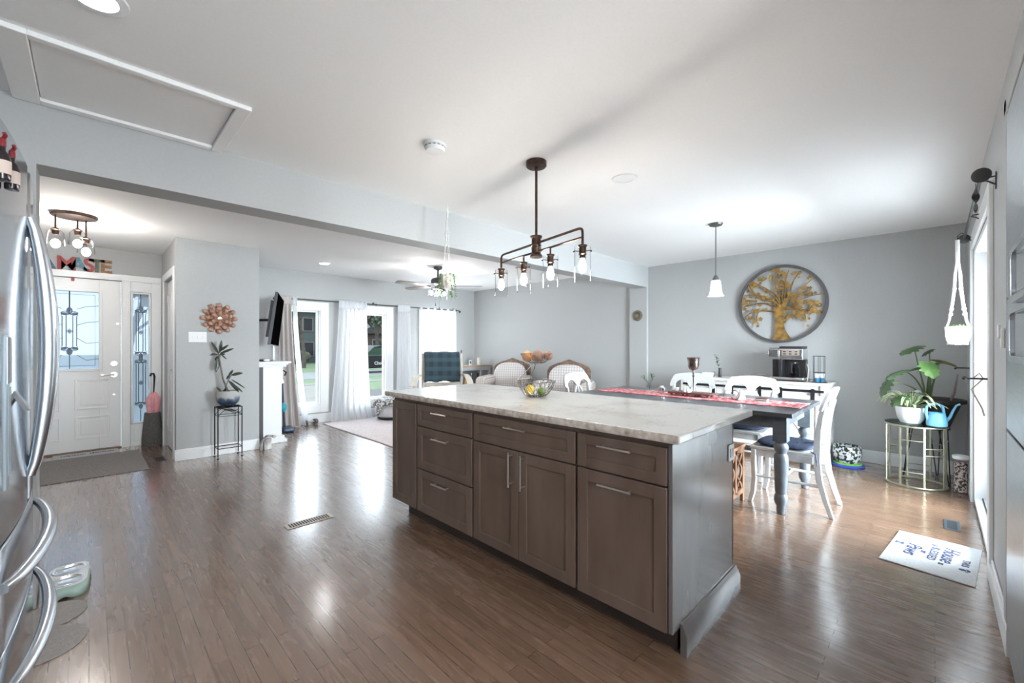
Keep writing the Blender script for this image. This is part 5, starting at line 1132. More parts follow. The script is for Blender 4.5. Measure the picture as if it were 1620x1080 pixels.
# basket pot on lid
o = thing('floor_pot', 'black and white patterned round pot on the floor by the dining wall', 'pot', (5.66, 0.655, 0.030))
b = B(); b.lathe([(0, 0), (0.085, 0), (0.115, 0.04), (0.125, 0.11), (0.118, 0.175), (0.108, 0.172), (0.11, 0.11), (0.08, 0.02), (0, 0.015)], (0, 0, 0), 30); part('pot', b, noisy('mosaic_glaze', (0.02, 0.025, 0.03), (0.62, 0.66, 0.66), 38, 0.35, detail=1, lo=0.47, hi=0.53), o)
o = thing('plastic_saucer', 'green and blue plastic saucer lying under the patterned floor pot', 'saucer', (5.66, 0.655, 0))
b = B(); b.lathe([(0, 0.001), (0.145, 0.001), (0.15, 0.010), (0.14, 0.018), (0, 0.018)], (0, 0, 0), 32); part('base', b, mat('royal_blue_plastic', (0.04, 0.08, 0.5), 0.4), o)
b = B(); b.lathe([(0, 0.0185), (0.12, 0.0185), (0.125, 0.024), (0.118, 0.0290), (0, 0.0290)], (0, 0, 0), 32); part('top', b, mat('lime_plastic', (0.25, 0.6, 0.10), 0.4), o)

# ============================================================ MATS, VENTS, BOWLS
def flat(name, label, cat, quad, h, m, edge=None):
    b = B(); pts = [(x, y) for x, y in quad]; b.prism(pts, h, (0, 0, 0.0008)); o = part(name, b, m, angle=20); return tag(o, label, cat)
M_mat = noisy('cream_mat_weave', (0.42, 0.42, 0.42), (0.48, 0.48, 0.48), 90, 0.95, bump=0.3)
pm = thing('door_mat', 'small cream mat with blue lettering in front of the patio door', 'mat', (3.58, 0.01, 0))
q = [(3.892, 0.17), (3.305, 0.236), (3.257, -0.149), (3.869, -0.205)]
b = B(); b.prism([(x - 3.58, y - 0.01) for x, y in q], 0.006, (0, 0, 0.0008)); part('mat', b, M_mat, pm, bevel=0.002)
ang = math.atan2(0.236 - 0.17, 3.305 - 3.892)       # reading direction, towards the kitchen
def tm(x, y): return Matrix.Translation((x - 3.58, y - 0.01, 0.0078)) @ Matrix.Rotation(ang, 4, 'Z')
M_ink = mat('navy_print', (0.03, 0.05, 0.13), 0.9)
for body, sz, x, y, sh, sp_ in (('THIS', 0.042, 3.56, -0.125, 0, 1.3), ('House', 0.098, 3.63, -0.062, 0.35, 1.0), ('IS', 0.030, 3.46, -0.022, 0, 1.2), ('BLESSED', 0.052, 3.60, 0.008, 0, 1.25), ('BY', 0.032, 3.585, 0.052, 0, 1.2), ('Paws', 0.098, 3.59, 0.098, 0.35, 1.0)):
    b = B(); text_into(b, body, sz, tm(x, y), 0.0009, sh, 0.0008, sp_); part('lettering', b, M_ink, pm, angle=0)
b = B()
def paw(b, x, y, s):
    for dx, dy, r in ((0, 0, 0.5), (-0.5, 0.6, 0.2), (-0.18, 0.85, 0.22), (0.18, 0.85, 0.22), (0.5, 0.6, 0.2)):
        v = tm(x, y) @ Vector((dx * s, dy * s, 0)); b.prism([(r * s * cos(2 * pi * k / 14), r * s * sin(2 * pi * k / 14)) for k in range(14)], 0.0005, v)
paw(b, 3.45, -0.108, 0.030); paw(b, 3.75, 0.005, 0.020)
part('paw_print', b, M_ink, pm, angle=0)
b = B(); v = tm(3.655, 0.160) @ Matrix.Scale(0.62, 4)
b.prism([(-0.035, -0.03), (0.035, -0.03), (0.035, -0.018), (0.016, -0.018), (0.016, 0.014), (0.035, 0.014), (0.035, 0.026), (0.02, 0.036), (-0.02, 0.036), (-0.035, 0.026), (-0.035, 0.014), (-0.016, 0.014), (-0.016, -0.018), (-0.035, -0.018)], 0.0005, None, v); part('badge', b, M_ink, pm, angle=0)
M_greige = noisy('taupe_mat', (0.19, 0.17, 0.165), (0.24, 0.22, 0.215), 70, 0.95, bump=0.3)
flat('entry_mat', 'large flat taupe mat on the floor before the front door', 'mat', [(-0.72, 5.68), (0.435, 5.665), (0.425, 6.80), (-0.72, 6.80)], 0.006, M_greige)
wm = thing('welcome_mat', 'narrow cream strip mat with blue script lying along the front door sill', 'mat', (-0.01, 6.95, 0))
b = B(); b.prism([(-0.29, -0.135), (0.275, -0.135), (0.26, 0.13), (-0.28, 0.13)], 0.006, (0, 0, 0.0008)); part('mat', b, M_mat, wm, bevel=0.002)
b = B(); rn = random.Random(2); pts = []
for k in range(120):
    t = k / 119; gap = (0.48 < t < 0.53); pts.append(Vector((-0.22 + 0.44 * t + 0.008 * sin(k * 1.1), 0.0 + (0.030 * sin(k * 0.9) * (1.6 if k in range(14, 22) or k in range(66, 74) else 0.8)), 0.0072)))
b.tube(pts[:56], 0.005, 5, flat=0.15); b.tube(pts[64:], 0.005, 5, flat=0.15); part('script', b, M_ink, wm)
# living rug
b = B(); b.prism([(2.66, 4.50), (4.80, 4.50), (4.80, 6.96), (2.66, 6.96)], 0.010, (0, 0, 0.0008)); tag(part('area_rug', b, noisy('pale_pink_rug', (0.62, 0.53, 0.52), (0.74, 0.68, 0.67), 40, 0.95, bump=0.4), angle=20), 'large pale pinkish rug on the living room floor under the armchairs', 'rug')
def vent(lab, x0, x1, y0, y1, m, slots=10, alongx=True):
    o = thing('floor_register', lab, 'floor vent', ((x0 + x1) / 2, (y0 + y1) / 2, 0))
    b = B(); b.box(x0, x1, y0, y1, 0.0008, 0.004); part('plate', b, m, o, world=True, bevel=0.001)
    b = B()
    for k in range(slots):
        if alongx: xa = x0 + 0.02 + (x1 - x0 - 0.04) * (k + 0.2) / slots; b.box(xa, xa + (x1 - x0 - 0.04) / slots * 0.55, y0 + 0.015, y1 - 0.015, 0.0041, 0.0046)
        else: ya = y0 + 0.02 + (y1 - y0 - 0.04) * (k + 0.2) / slots; b.box(x0 + 0.015, x1 - 0.015, ya, ya + (y1 - y0 - 0.04) / slots * 0.55, 0.0041, 0.0046)
    part('louvres', b, mat('slot_black', (0.01, 0.01, 0.01), 0.8), o, world=True, angle=0)
vent('long pale metal floor vent in the open floor left of the island', 0.96, 1.275, 3.125, 3.225, mat('tan_register', (0.42, 0.36, 0.30), 0.35, 0.6), 16)
vent('dark floor vent beside the cream lettered mat', 4.16, 4.39, -0.125, -0.045, mat('grey_register', (0.10, 0.12, 0.14), 0.4, 0.5), 12)
vent('small dark brown floor vent near the closet door in the entry', 0.50, 0.60, 5.98, 6.20, mat('brown_register', (0.04, 0.03, 0.03), 0.4, 0.5), 10, False)
# pet mat and bowls
b = B(); pts = []
lob = [(-0.130, 2.905, 0.125), (-0.150, 2.645, 0.145)]
for k in range(60):
    a = 2 * pi * k / 60; d = Vector((cos(a), sin(a))); best = 0
    for cx_, cy_, r_ in lob + [(-0.36, 2.90, 0.13), (-0.36, 2.65, 0.14)]:
        o_ = Vector((cx_ + 0.22, cy_ - 2.78)); bq = o_.dot(d); disc = r_ * r_ - (o_.dot(o_) - bq * bq)
        if disc > 0: best = max(best, bq + sqrt(disc))
    pts.append((-0.22 + d.x * best, 2.78 + d.y * best))
b.prism(pts, 0.005, (0, 0, 0.0008)); o = thing('pet_mat', 'grey scalloped pet food mat on the floor beside the fridge', 'mat', (0, 0, 0))
part('mat', b, noisy('warm_grey_felt', (0.32, 0.295, 0.28), (0.38, 0.355, 0.34), 90, 0.95, bump=0.3), o, angle=20)
b = B()
for (x, y, L_, a) in ((-0.225, 2.66, 0.10, 1.4), (-0.235, 2.80, 0.09, 1.7), (-0.19, 2.76, 0.07, 1.5), (-0.215, 2.90, 0.06, 1.3), (-0.165, 2.63, 0.03, 0.4)): b.tube([(x, y, 0.006), (x + 0.4 * L_ * cos(a) + 0.006, y + 0.4 * L_ * sin(a), 0.006), (x + L_ * cos(a), y + L_ * sin(a), 0.006)], 0.006, 5, flat=0.2)
part('script', b, mat('charcoal_print', (0.03, 0.03, 0.035), 0.9), o)
db = thing('dog_bowl', 'mint and white double pet bowl stand with two steel bowls by the fridge', 'pet bowl', (-0.078, 3.215, 0), radians(-3))
b = B()
def bf(u, v):
    a = 2 * pi * u; ex = 4.5; ca, sa = cos(a), sin(a); rr = (abs(ca) ** ex + abs(sa) ** ex) ** (-1 / ex)
    hz = [0.0008 + 0.016 * max(0, cos(2 * a)) ** 3 * 1.0 + 0.012 * max(0, cos(4 * a)) ** 2, 0.055][0 if v < 0.5 else 1]
    sc = (1.08, 1.0)[0 if v < 0.5 else 1]
    return Vector((rr * ca * 0.076 * sc, rr * sa * 0.15 * sc, hz))
b.grid(bf, 64, 1, closed_u=True)
b.bm.verts.ensure_lookup_table()
part('stand', b, mat('mint_plastic', (0.38, 0.52, 0.46), 0.35), db, solid=0.003)
b = B(); b.prism([tuple(bf(k / 48, 1).xy) for k in range(48)], 0.003, (0, 0, 0.0555)); part('rim_plate', b, M_white, db)
for dy in (-0.072, 0.072):
    b = B(); b.lathe([(0.062, 0.0592), (0.066, 0.0612), (0.060, 0.0622), (0.055, 0.0606), (0.052, 0.0592), (0, 0.0589)], (0, dy, 0), 30); part('bowl', b, M_chrome, db)
# ============================================================ FRIDGE
fg = thing('refrigerator', 'stainless french-door refrigerator with bowed handles at the left edge', 'refrigerator', (-0.50, 1.89, 0))
FY0, FY1, FYC = 1.43, 2.35, 1.89
def fx(y): return -0.150 + 0.024 * (1 - ((y - FYC) / 0.46) ** 2)
def door_panel(y0, y1, z0, z1, thick=0.07):
    b = B(); n = 14; F = []; Kk = []
    ys = [y0 + (y1 - y0) * i / n for i in range(n + 1)]
    for i, y in enumerate(ys):
        e = 0.012 * (1 if i in (0, n) else 0)
        F.append([b.bm.verts.new((fx(y) - e, y, z)) for z in (z0, z1)]); Kk.append([b.bm.verts.new((fx(y) - thick, y, z)) for z in (z0, z1)])
    for i in range(n):
        b.bm.faces.new((F[i][0], F[i + 1][0], F[i + 1][1], F[i][1])); b.bm.faces.new((Kk[i][0], Kk[i][1], Kk[i + 1][1], Kk[i + 1][0]))
        b.bm.faces.new((F[i][1], F[i + 1][1], Kk[i + 1][1], Kk[i][1])); b.bm.faces.new((F[i][0], Kk[i][0], Kk[i + 1][0], F[i + 1][0]))
    for i in (0, n): b.bm.faces.new((F[i][0], F[i][1], Kk[i][1], Kk[i][0]))
    return b
b = B(); b.box(-0.90, -0.245, FY0 + 0.005, FY1 - 0.005, 0.02, 1.76); b.box(-0.88, -0.30, FY0 + 0.03, FY1 - 0.03, 0.001, 0.0195); part('cabinet', b, mat('grey_side_panel', (0.16, 0.17, 0.18), 0.4, 0.3), fg, world=True)
d1 = part('door', door_panel(FYC + 0.003, FY1, 0.80, 1.78), M_steel, fg, world=True, bevel=0.003)
d2 = part('door', door_panel(FY0, FYC - 0.003, 0.80, 1.78), M_steel, fg, world=True, bevel=0.003)
w1 = part('drawer', door_panel(FY0, FY1, 0.55, 0.793), M_steel, fg, world=True, bevel=0.003)
w2 = part('drawer', door_panel(FY0, FY1, 0.04, 0.543), M_steel, fg, world=True, bevel=0.003)
for d_, yy in ((d1, FYC + 0.035), (d2, FYC - 0.035)):
    b = B(); N = 24; P = []
    for i in range(N + 1):
        t = i / N; P.append((fx(yy) + 0.004 + 0.037 * sin(pi * t) ** 0.7, yy, 0.885 + 0.745 * t))
    b.tube(P, [0.011 + 0.007 * sin(pi * i / N) for i in range(N + 1)], 12, flat=1.15); part('handle', b, M_steel2, d_, world=True)
for d_, zz_ in ((w1, 0.705), (w2, 0.458)):
    b = B(); N = 24
    P = [(fx(y) + 0.004 + 0.036 * sin(pi * i / N) ** 0.65, y, zz_) for i in range(N + 1) for y in [1.50 + 0.78 * i / N]]
    b.tube(P, [0.011 + 0.006 * sin(pi * i / N) for i in range(N + 1)], 12, flat=1.1); part('handle', b, M_steel2, d_, world=True)
DY = fx(1.53) + 0.004
b = B(); b.box(DY - 0.02, DY, 1.53, 1.83, 0.92, 1.285); dp = part('dispenser_frame', b, mat('pale_blue_grey_frame', (0.42, 0.50, 0.56), 0.25, 0.3), d2, world=True, bevel=0.004)
b = B(); b.box(DY + 0.0002, DY + 0.002, 1.535, 1.825, 1.17, 1.28); part('dispenser_panel', b, mat('glossy_panel', (0.30, 0.36, 0.41), 0.08), dp, world=True)
b = B(); b.box(DY + 0.0002, DY + 0.0014, 1.56, 1.80, 0.95, 1.16); part('dispenser_recess', b, mat('dispenser_grey', (0.28, 0.36, 0.42), 0.3), dp, world=True)
b = B(); b.obox((DY + 0.012, 1.66, 1.12), (0, 1, 0), (1, 0, 0.5), (-0.5, 0, 1), 0.022, 0.004, 0.03); part('paddle', b, M_black_plastic, dp, world=True)
# bottle magnets
for y_, lab in ((1.52, 'small wine bottle magnet with cream label on the upper fridge door'), (1.445, 'small dark wine bottle magnet nearest the frame edge on the fridge door')):
    o = thing('bottle_magnet', lab, 'fridge magnet', (fx(y_) + 0.0145, y_, 1.622), 0, 'wine bottle magnets on the fridge'); o.scale = (0.76, 0.76, 0.76)
    b = B(); b.lathe([(0, 0), (0.015, 0), (0.0165, 0.004), (0.0165, 0.062), (0.013, 0.076), (0.006, 0.086), (0.006, 0.098), (0, 0.098)], (0, 0, 0), 18); part('bottle', b, mat('dark_bottle', (0.015, 0.008, 0.010), 0.12), o)
    b = B(); b.lathe([(0.0168, 0.018), (0.0171, 0.018), (0.0171, 0.056), (0.0168, 0.056), (0.0168, 0.018)], (0, 0, 0), 18); b2 = part('bottle_label', b, mat('cream_label', (0.62, 0.50, 0.44), 0.6), o)
    b = B(); b.lathe([(0, 0.0985), (0.0072, 0.0985), (0.0072, 0.118), (0.005, 0.122), (0, 0.122)], (0, 0, 0), 12); b.tube([(0.0, 0, 0.118), (0.006, -0.006, 0.130), (0.004, -0.012, 0.134)], 0.005, 8); part('cap', b, mat('dark_red_cap', (0.20, 0.01, 0.015), 0.4), o)

# ============================================================ WALL OVEN
ov = thing('wall_oven', 'tall built-in stainless double oven at the right edge', 'oven', (2.00, -0.50, 0))
b = B(); b.box(1.405, 2.595, -0.80, -0.225, 0.02, 2.19); part('cabinet', b, mat('dark_cavity', (0.03, 0.03, 0.035), 0.5), ov, world=True)
for z0, z1 in ((0.06, 0.92), (0.93, 1.44), (1.45, 2.18)):
    b = B(); b.box(1.41, 2.588, -0.2245, -0.202, z0, z1); dd = part('door', b, M_satin, ov, world=True, bevel=0.003)
    if z0 < 1.4 and z0 > 0.5 or z0 > 1.4:
        zc, xe = (1.468, 2.00) if z0 > 1.4 else (1.290, 2.03)
        hh = 0.080; b = B(); out, inn = [], []
        def rr(x0, x1, z0_, z1_, r, n=5):
            P = []
            for cx_, cz_, a0 in ((x1 - r, z1_ - r, 0), (x0 + r, z1_ - r, 90), (x0 + r, z0_ + r, 180), (x1 - r, z0_ + r, 270)):
                P += [(cx_ + r * cos(radians(a0 + 90 * k / n)), cz_ + r * sin(radians(a0 + 90 * k / n))) for k in range(n + 1)]
            return P
        A = rr(1.47, xe, zc - hh, zc + hh, 0.008); C = rr(1.50, xe - 0.045, zc - hh + 0.020, zc + hh - 0.014, 0.022)
        L = [[b.bm.verts.new((x, y, z)) for x, z in Q_] for y in (-0.160, -0.172) for Q_ in (A, C)]
        n_ = len(A)
        for k in range(n_):
            q = (k + 1) % n_
            for U, V in ((L[0], L[1]), (L[2], L[3]), (L[0], L[2]), (L[1], L[3])): b.bm.faces.new((U[k], U[q], V[q], V[k]))
        for xx in (1.49, xe - 0.02): b.box(xx - 0.012, xx + 0.012, -0.2018, -0.1722, zc + hh - 0.012, zc + hh); b.box(xx - 0.012, xx + 0.012, -0.2018, -0.1722, zc - hh, zc - hh + 0.012)
        part('handle', b, M_steel2, dd, world=True, bevel=0.002)
o = thing('door_latch', 'small clear plastic child latch on the grey panel beside the oven', 'latch', (2.64, -0.2015, 1.30))
b = B(); b.box(-0.015, 0.015, 0, 0.012, -0.05, 0.03); b.box(-0.012, 0.012, 0.0122, 0.02, -0.01, 0.045); part('body', b, M_white, o, bevel=0.003)

# ============================================================ ENTRY
ub = thing('umbrella_bin', 'dark grey woven vase bin in the corner beside the side light', 'umbrella stand', (0.565, 6.985, 0))
b = B(); b.lathe([(0, 0.001), (0.095, 0.001), (0.105, 0.03), (0.105, 0.10), (0.082, 0.38), (0.076, 0.42), (0.070, 0.42), (0.075, 0.38), (0.09, 0.10), (0, 0.02)], (0, 0, 0), 28); part('bin', b, noisy('grey_wicker', (0.06, 0.058, 0.055), (0.14, 0.135, 0.13), 60, 0.8, stretch=(1, 1, 3), bump=0.8), ub)
um = thing('umbrella', 'pink folded umbrella with dark crook handle standing in the grey bin', 'umbrella', (0.565, 6.985, 0.03))
b = B()
def uf(u, v):
    a = 2 * pi * u; r = (0.018 + 0.052 * v ** 0.8) * (1 + 0.22 * cos(8 * a + 2 * v)); r = r * (1 if v < 0.85 else (1 - (v - 0.85) * 4.5)); return Vector((r * cos(a) + 0.012 * v, r * sin(a), 0.10 + 0.54 * v))
b.grid(uf, 40, 12, closed_u=True); part('canopy', b, noisy('pink_nylon', (0.75, 0.30, 0.33), (0.80, 0.48, 0.50), 18, 0.6), um)
b = B(); b.tube([(0, 0, 0.0), (0.012, 0, 0.60), (0.018, 0, 0.78), (0.02, 0, 0.84), (0.012, 0, 0.875), (-0.012, 0, 0.875), (-0.020, 0, 0.845)], [0.005, 0.006, 0.009, 0.012, 0.012, 0.012, 0.012], 10); part('handle', b, M_black_plastic, um)
# plant stand by closet wall
pst = thing('wire_plant_stand', 'tall narrow black wire plant stand against the grey entry wall', 'plant stand', (1.125, 5.705, 0))
b = B(); xs_, ys_ = 0.115, 0.085
b.tube([(-xs_, -ys_, 0.11), (xs_, -ys_, 0.11), (xs_, ys_, 0.11), (-xs_, ys_, 0.11)], 0.005, 6, closed=True); part('foot_frame', b, M_black, pst)
b = B(); b.tube([(-xs_, -ys_, 0.565), (xs_, -ys_, 0.565), (xs_, ys_, 0.565), (-xs_, ys_, 0.565)], 0.005, 6, closed=True)
for k in range(4): y_ = -0.06 + 0.04 * k; b.tube([(-xs_, y_, 0.563), (xs_, y_, 0.563)], 0.003, 5)
b.tube([(-xs_, -ys_, 0.47), (xs_, -ys_, 0.47), (xs_, ys_, 0.47), (-xs_, ys_, 0.47)], 0.003, 6, closed=True)
for yy in (-ys_, ys_):
    b.tube(bez((-xs_, yy, 0.47), (-0.05, yy, 0.57), (0.0, yy, 0.56), (xs_, yy, 0.48), 10), 0.003, 5); b.tube(bez((-xs_, yy, 0.56), (0.0, yy, 0.55), (0.05, yy, 0.46), (xs_, yy, 0.52), 10), 0.003, 5)
part('shelf_frame', b, M_black, pst)
for sx in (-1, 1):
    for sy in (-1, 1): b = B(); b.tube([(sx * xs_, sy * ys_, 0.565), (sx * xs_, sy * ys_, 0.02)], 0.006, 8); b.sph((sx * xs_, sy * ys_, 0.0005), 0.013, 10); part('leg', b, M_black, pst)
rp = thing('potted_rubber_plant', 'dark leafy plant in a blue and white footed pot on the wire stand', 'potted plant', (1.125, 5.705, 0.572))
def ombre():
    m = mat('blue_drip_glaze', (0.5, 0.5, 0.5), 0.3); p = prin(m); t = nd(m, 'ShaderNodeTexCoord'); s_ = nd(m, 'ShaderNodeSeparateXYZ'); n = nd(m, 'ShaderNodeTexNoise'); n.inputs['Scale'].default_value = 14
    a = nd(m, 'ShaderNodeMath'); a.operation = 'MULTIPLY_ADD'; a.inputs[1].default_value = 0.12; lk(m, t.outputs['Object'], s_.inputs[0]); lk(m, t.outputs['Object'], n.inputs['Vector']); lk(m, n.outputs['Fac'], a.inputs[0]); lk(m, s_.outputs['Z'], a.inputs[2])
    r = nd(m, 'ShaderNodeValToRGB'); e = r.color_ramp.elements; e[0].position = 0.11; e[0].color = (0.02, 0.035, 0.06, 1); e[1].position = 0.17; e[1].color = (0.45, 0.45, 0.44, 1); k = e.new(0.14); k.color = (0.08, 0.12, 0.20, 1)
    lk(m, a.outputs[0], r.inputs[0]); lk(m, r.outputs[0], p.inputs['Base Color']); return m
b = B(); b.lathe([(0, 0.02), (0.080, 0.02), (0.105, 0.05), (0.112, 0.10), (0.112, 0.175), (0.104, 0.176), (0.104, 0.15), (0, 0.15)], (0, 0, 0), 30)
for k in range(4): a = k * pi / 2 + 0.4; b.lathe([(0, 0), (0.014, 0), (0.018, 0.015), (0.018, 0.03), (0, 0.03)], (0.065 * cos(a), 0.065 * sin(a), 0), 10)
part('pot', b, ombre(), rp)
b = B(); b.cyl((0, 0, 0.1505), 0.103, 0.008, 24); part('soil', b, M_soil, rp)
M_dleaf = noisy('deep_green_leaf', (0.028, 0.040, 0.030), (0.055, 0.07, 0.05), 10, 0.35)
Q = lambda px, py: at_px(px, py, 4.82) - Vector((1.125, 5.705, 0.572))
b = B(); b.tube([(0.0, 0, 0.155), Q(353, 600), Q(350, 585), Q(346, 560)], [0.010, 0.009, 0.008, 0.006], 8); b.tube([(0.02, 0.01, 0.155), Q(356, 612), Q(362, 600), Q(366, 593)], 0.005, 6); part('stem', b, noisy('grey_bark', (0.12, 0.10, 0.085), (0.20, 0.17, 0.14), 30, 0.8), rp)
for p0, p1, w in (((346, 560), (329, 540), 0.022), ((345, 561), (328, 560), 0.024), ((347, 558), (352, 538), 0.024), ((348, 559), (365, 551), 0.020), ((347, 561), (358, 560), 0.016), ((345, 564), (337, 588), 0.034), ((348, 562), (342, 570), 0.026), ((349, 560), (360, 568), 0.012), ((346, 556), (357, 545), 0.018),
                ((366, 593), (379, 590), 0.030), ((363, 592), (360, 600), 0.018), ((362, 602), (373, 620), 0.028), ((366, 600), (383, 614), 0.012), ((358, 612), (352, 628), 0.022), ((366, 606), (379, 620), 0.018), ((362, 594), (370, 585), 0.018), ((350, 620), (344, 612), 0.018), ((356, 622), (366, 618), 0.02)):
    b = B(); a_, c_ = Q(*p0), Q(*p1); rn_ = Vector((0.02, -0.05, 0)) * (1 if (p1[0] % 2) else -0.3); leaf(b, a_, c_ + rn_, w * 0.75, up=(0.3, -1, 0.4), fold=0.25); part('leaf', b, M_dleaf, rp, solid=0.001)
o = thing('scroll_ornament', 'small silver and grey curled stone doorstop against the white mantel leg', 'doorstop', (1.53, 5.755, 0))
b = B(); b.strip(bez((-0.06, 0, 0.0), (-0.07, 0, 0.12), (-0.02, 0, 0.20), (0.09, 0, 0.135), 14), [Vector((0.6, 0, 0.6)) * (0.035 + 0.01 * sin(k)) for k in range(15)], (0, 0.06, 0)); b.box(-0.035, 0.045, -0.03, 0.03, 0.001, 0.13); part('body', b, noisy('veined_stone', (0.18, 0.15, 0.14), (0.66, 0.64, 0.62), 22, 0.4, stretch=(1, 1, 0.4)), o, bevel=0.008)

# ============================================================ LIVING ROOM
mt = thing('mantel', 'white electric fireplace mantel seen end-on beyond the closet wall', 'fireplace', (1.66, 6.50, 0))
b = B(); b.box(1.475, 1.88, 5.98, 7.0, 1.03, 1.055); b.box(1.475, 1.85, 6.0, 6.98, 1.01, 1.0295); b.box(1.475, 1.83, 6.01, 6.97, 0.985, 1.0095); part('shelf', b, M_white, mt, world=True, bevel=0.004)
for y0 in (6.03, 6.81):
    b = B(); b.box(1.56, 1.78, y0, y0 + 0.14, 0.09, 0.984); b.box(1.54, 1.84, y0 - 0.02, y0 + 0.16, 0.001, 0.045); b.box(1.55, 1.81, y0 - 0.01, y0 + 0.15, 0.0455, 0.0895); b.lathe([(0, 0), (0.02, 0), (0.028, 0.02), (0.02, 0.05), (0, 0.05)], (1.80, y0 + 0.07, 0.76), 14); b.box(1.78, 1.80, y0 + 0.02, y0 + 0.12, 0.77, 0.984); part('leg', b, M_white, mt, world=True, bevel=0.004)
b = B(); b.box(1.478, 1.555, 6.0, 6.98, 0.001, 0.984); b.box(1.5555, 1.70, 6.175, 6.805, 0.001, 0.70); part('firebox', b, mat('charcoal_panel', (0.05, 0.05, 0.055), 0.5), mt, world=True)
b = B(); b.box(1.5555, 1.76, 6.175, 6.805, 0.71, 0.984); part('frieze', b, M_white, mt, world=True)
o = thing('soundbar', 'dark slim box lying on the white mantel shelf', 'media box', (1.64, 6.35, 1.056))
b = B(); b.box(-0.08, 0.08, -0.16, 0.16, 0, 0.022); part('box', b, M_black_plastic, o, bevel=0.004)
o = thing('remote_dock', 'small white rounded gadget at the near end of the mantel shelf', 'gadget', (1.62, 6.10, 1.056))
b = B(); b.sph((0, 0, 0.016), 0.032, 14, 0.5, 1.2); part('body', b, M_white, o)
# television
T0t, T0b, T1t, T1b = Vector((1.785, 6.20, 1.975)), Vector((1.69, 6.20, 1.27)), Vector((2.035, 6.79, 1.92)), Vector((1.96, 6.79, 1.25))
tv = thing('television', 'flat black television tilted forward on a wall arm above the mantel', 'television', (1.55, 6.55, 1.55))
def quadslab(b, P, nrm, t):
    A = [b.bm.verts.new(p) for p in P]; C = [b.bm.verts.new(p - nrm * t) for p in P]
    b.bm.faces.new(A); b.bm.faces.new(C[::-1])
    for i in range(4): b.bm.faces.new((A[i], A[(i + 1) % 4], C[(i + 1) % 4], C[i]))
nr = (T1t - T0t).cross(T0b - T0t).normalized(); nr = nr if nr.x > 0 else -nr
b = B(); quadslab(b, (T0t, T1t, T1b, T0b), nr, 0.035); part('bezel', b, mat('grey_tv_shell', (0.12, 0.12, 0.13), 0.35), tv, world=True, angle=20)
cc = (T0t + T1t + T1b + T0b) / 4
b = B(); quadslab(b, [p + (cc - p) * 0.025 + nr * 0.0012 for p in (T0t, T1t, T1b, T0b)], nr, 0.001); part('screen', b, mat('tv_screen', (0.002, 0.002, 0.002), 0.6, spec=0.0), tv, world=True, angle=0)
b = B(); quadslab(b, [p + (cc - p) * 0.30 - nr * 0.036 for p in (T0t, T1t, T1b, T0b)], nr, 0.05); part('back_housing', b, mat('grey_tv_shell', (0, 0, 0)), tv, world=True, angle=20)
b = B(); b.tube([(1.475, 6.55, 1.60), tuple(cc - nr * 0.10)], 0.018, 8); b.box(1.471, 1.49, 6.48, 6.62, 1.45, 1.75); part('wall_arm', b, M_black, tv, world=True)
o = thing('stick_vacuum', 'upright dark blue stick vacuum behind the mantel by the curtain', 'vacuum', (2.02, 6.72, 0))
b = B(); b.box(-0.05, 0.11, -0.10, 0.10, 0.001, 0.07); part('floor_head', b, mat('dark_blue_plastic', (0.02, 0.05, 0.10), 0.3), o, bevel=0.02)
b = B(); b.tube([(0.0, 0, 0.05), (-0.04, 0, 0.80)], 0.016, 10); part('tube', b, mat('dark_blue_plastic', (0, 0, 0)), o)
b = B(); b.sph((-0.025, -0.01, 0.36), 0.055, 14, 1.3); part('dust_bin', b, mat('teal_plastic', (0.04, 0.35, 0.45), 0.3), o)
b = B(); b.tube([(-0.04, 0, 0.80), (-0.045, 0, 0.86), (-0.02, 0, 0.90), (0.02, 0, 0.87), (0.0, 0, 0.82)], 0.012, 8); part('handle', b, M_black, o)
# curtains
CRY = YW - 0.115
rod = thing('curtain_rod', 'long dark curtain rod across the three living room windows', 'curtain rod', (3.7, CRY, 1.985))
b = B(); b.tube([(1.98, CRY, 1.985), (5.45, CRY, 1.985)], 0.009, 10); part('rod', b, mat('aged_iron', (0, 0, 0)), rod, world=True)
for x in (2.05, 3.60, 5.38): b = B(); b.tube([(x, YW - 0.0005, 2.0), (x, CRY, 1.995)], 0.006, 6); b.box(x - 0.02, x + 0.02, YW - 0.006, YW - 0.0005, 1.99, 2.03); b.tube([(x, CRY + 0.014 * cos(2 * pi * k / 12), 1.985 + 0.014 * sin(2 * pi * k / 12)) for k in range(12)], 0.004, 5, closed=True); part('bracket', b, mat('aged_iron', (0, 0, 0)), rod, world=True)
for x in (1.965, 5.465): b = B(); b.sph((x, CRY, 1.963), 0.022, 12); part('finial', b, mat('aged_iron', (0, 0, 0)), rod, world=True)
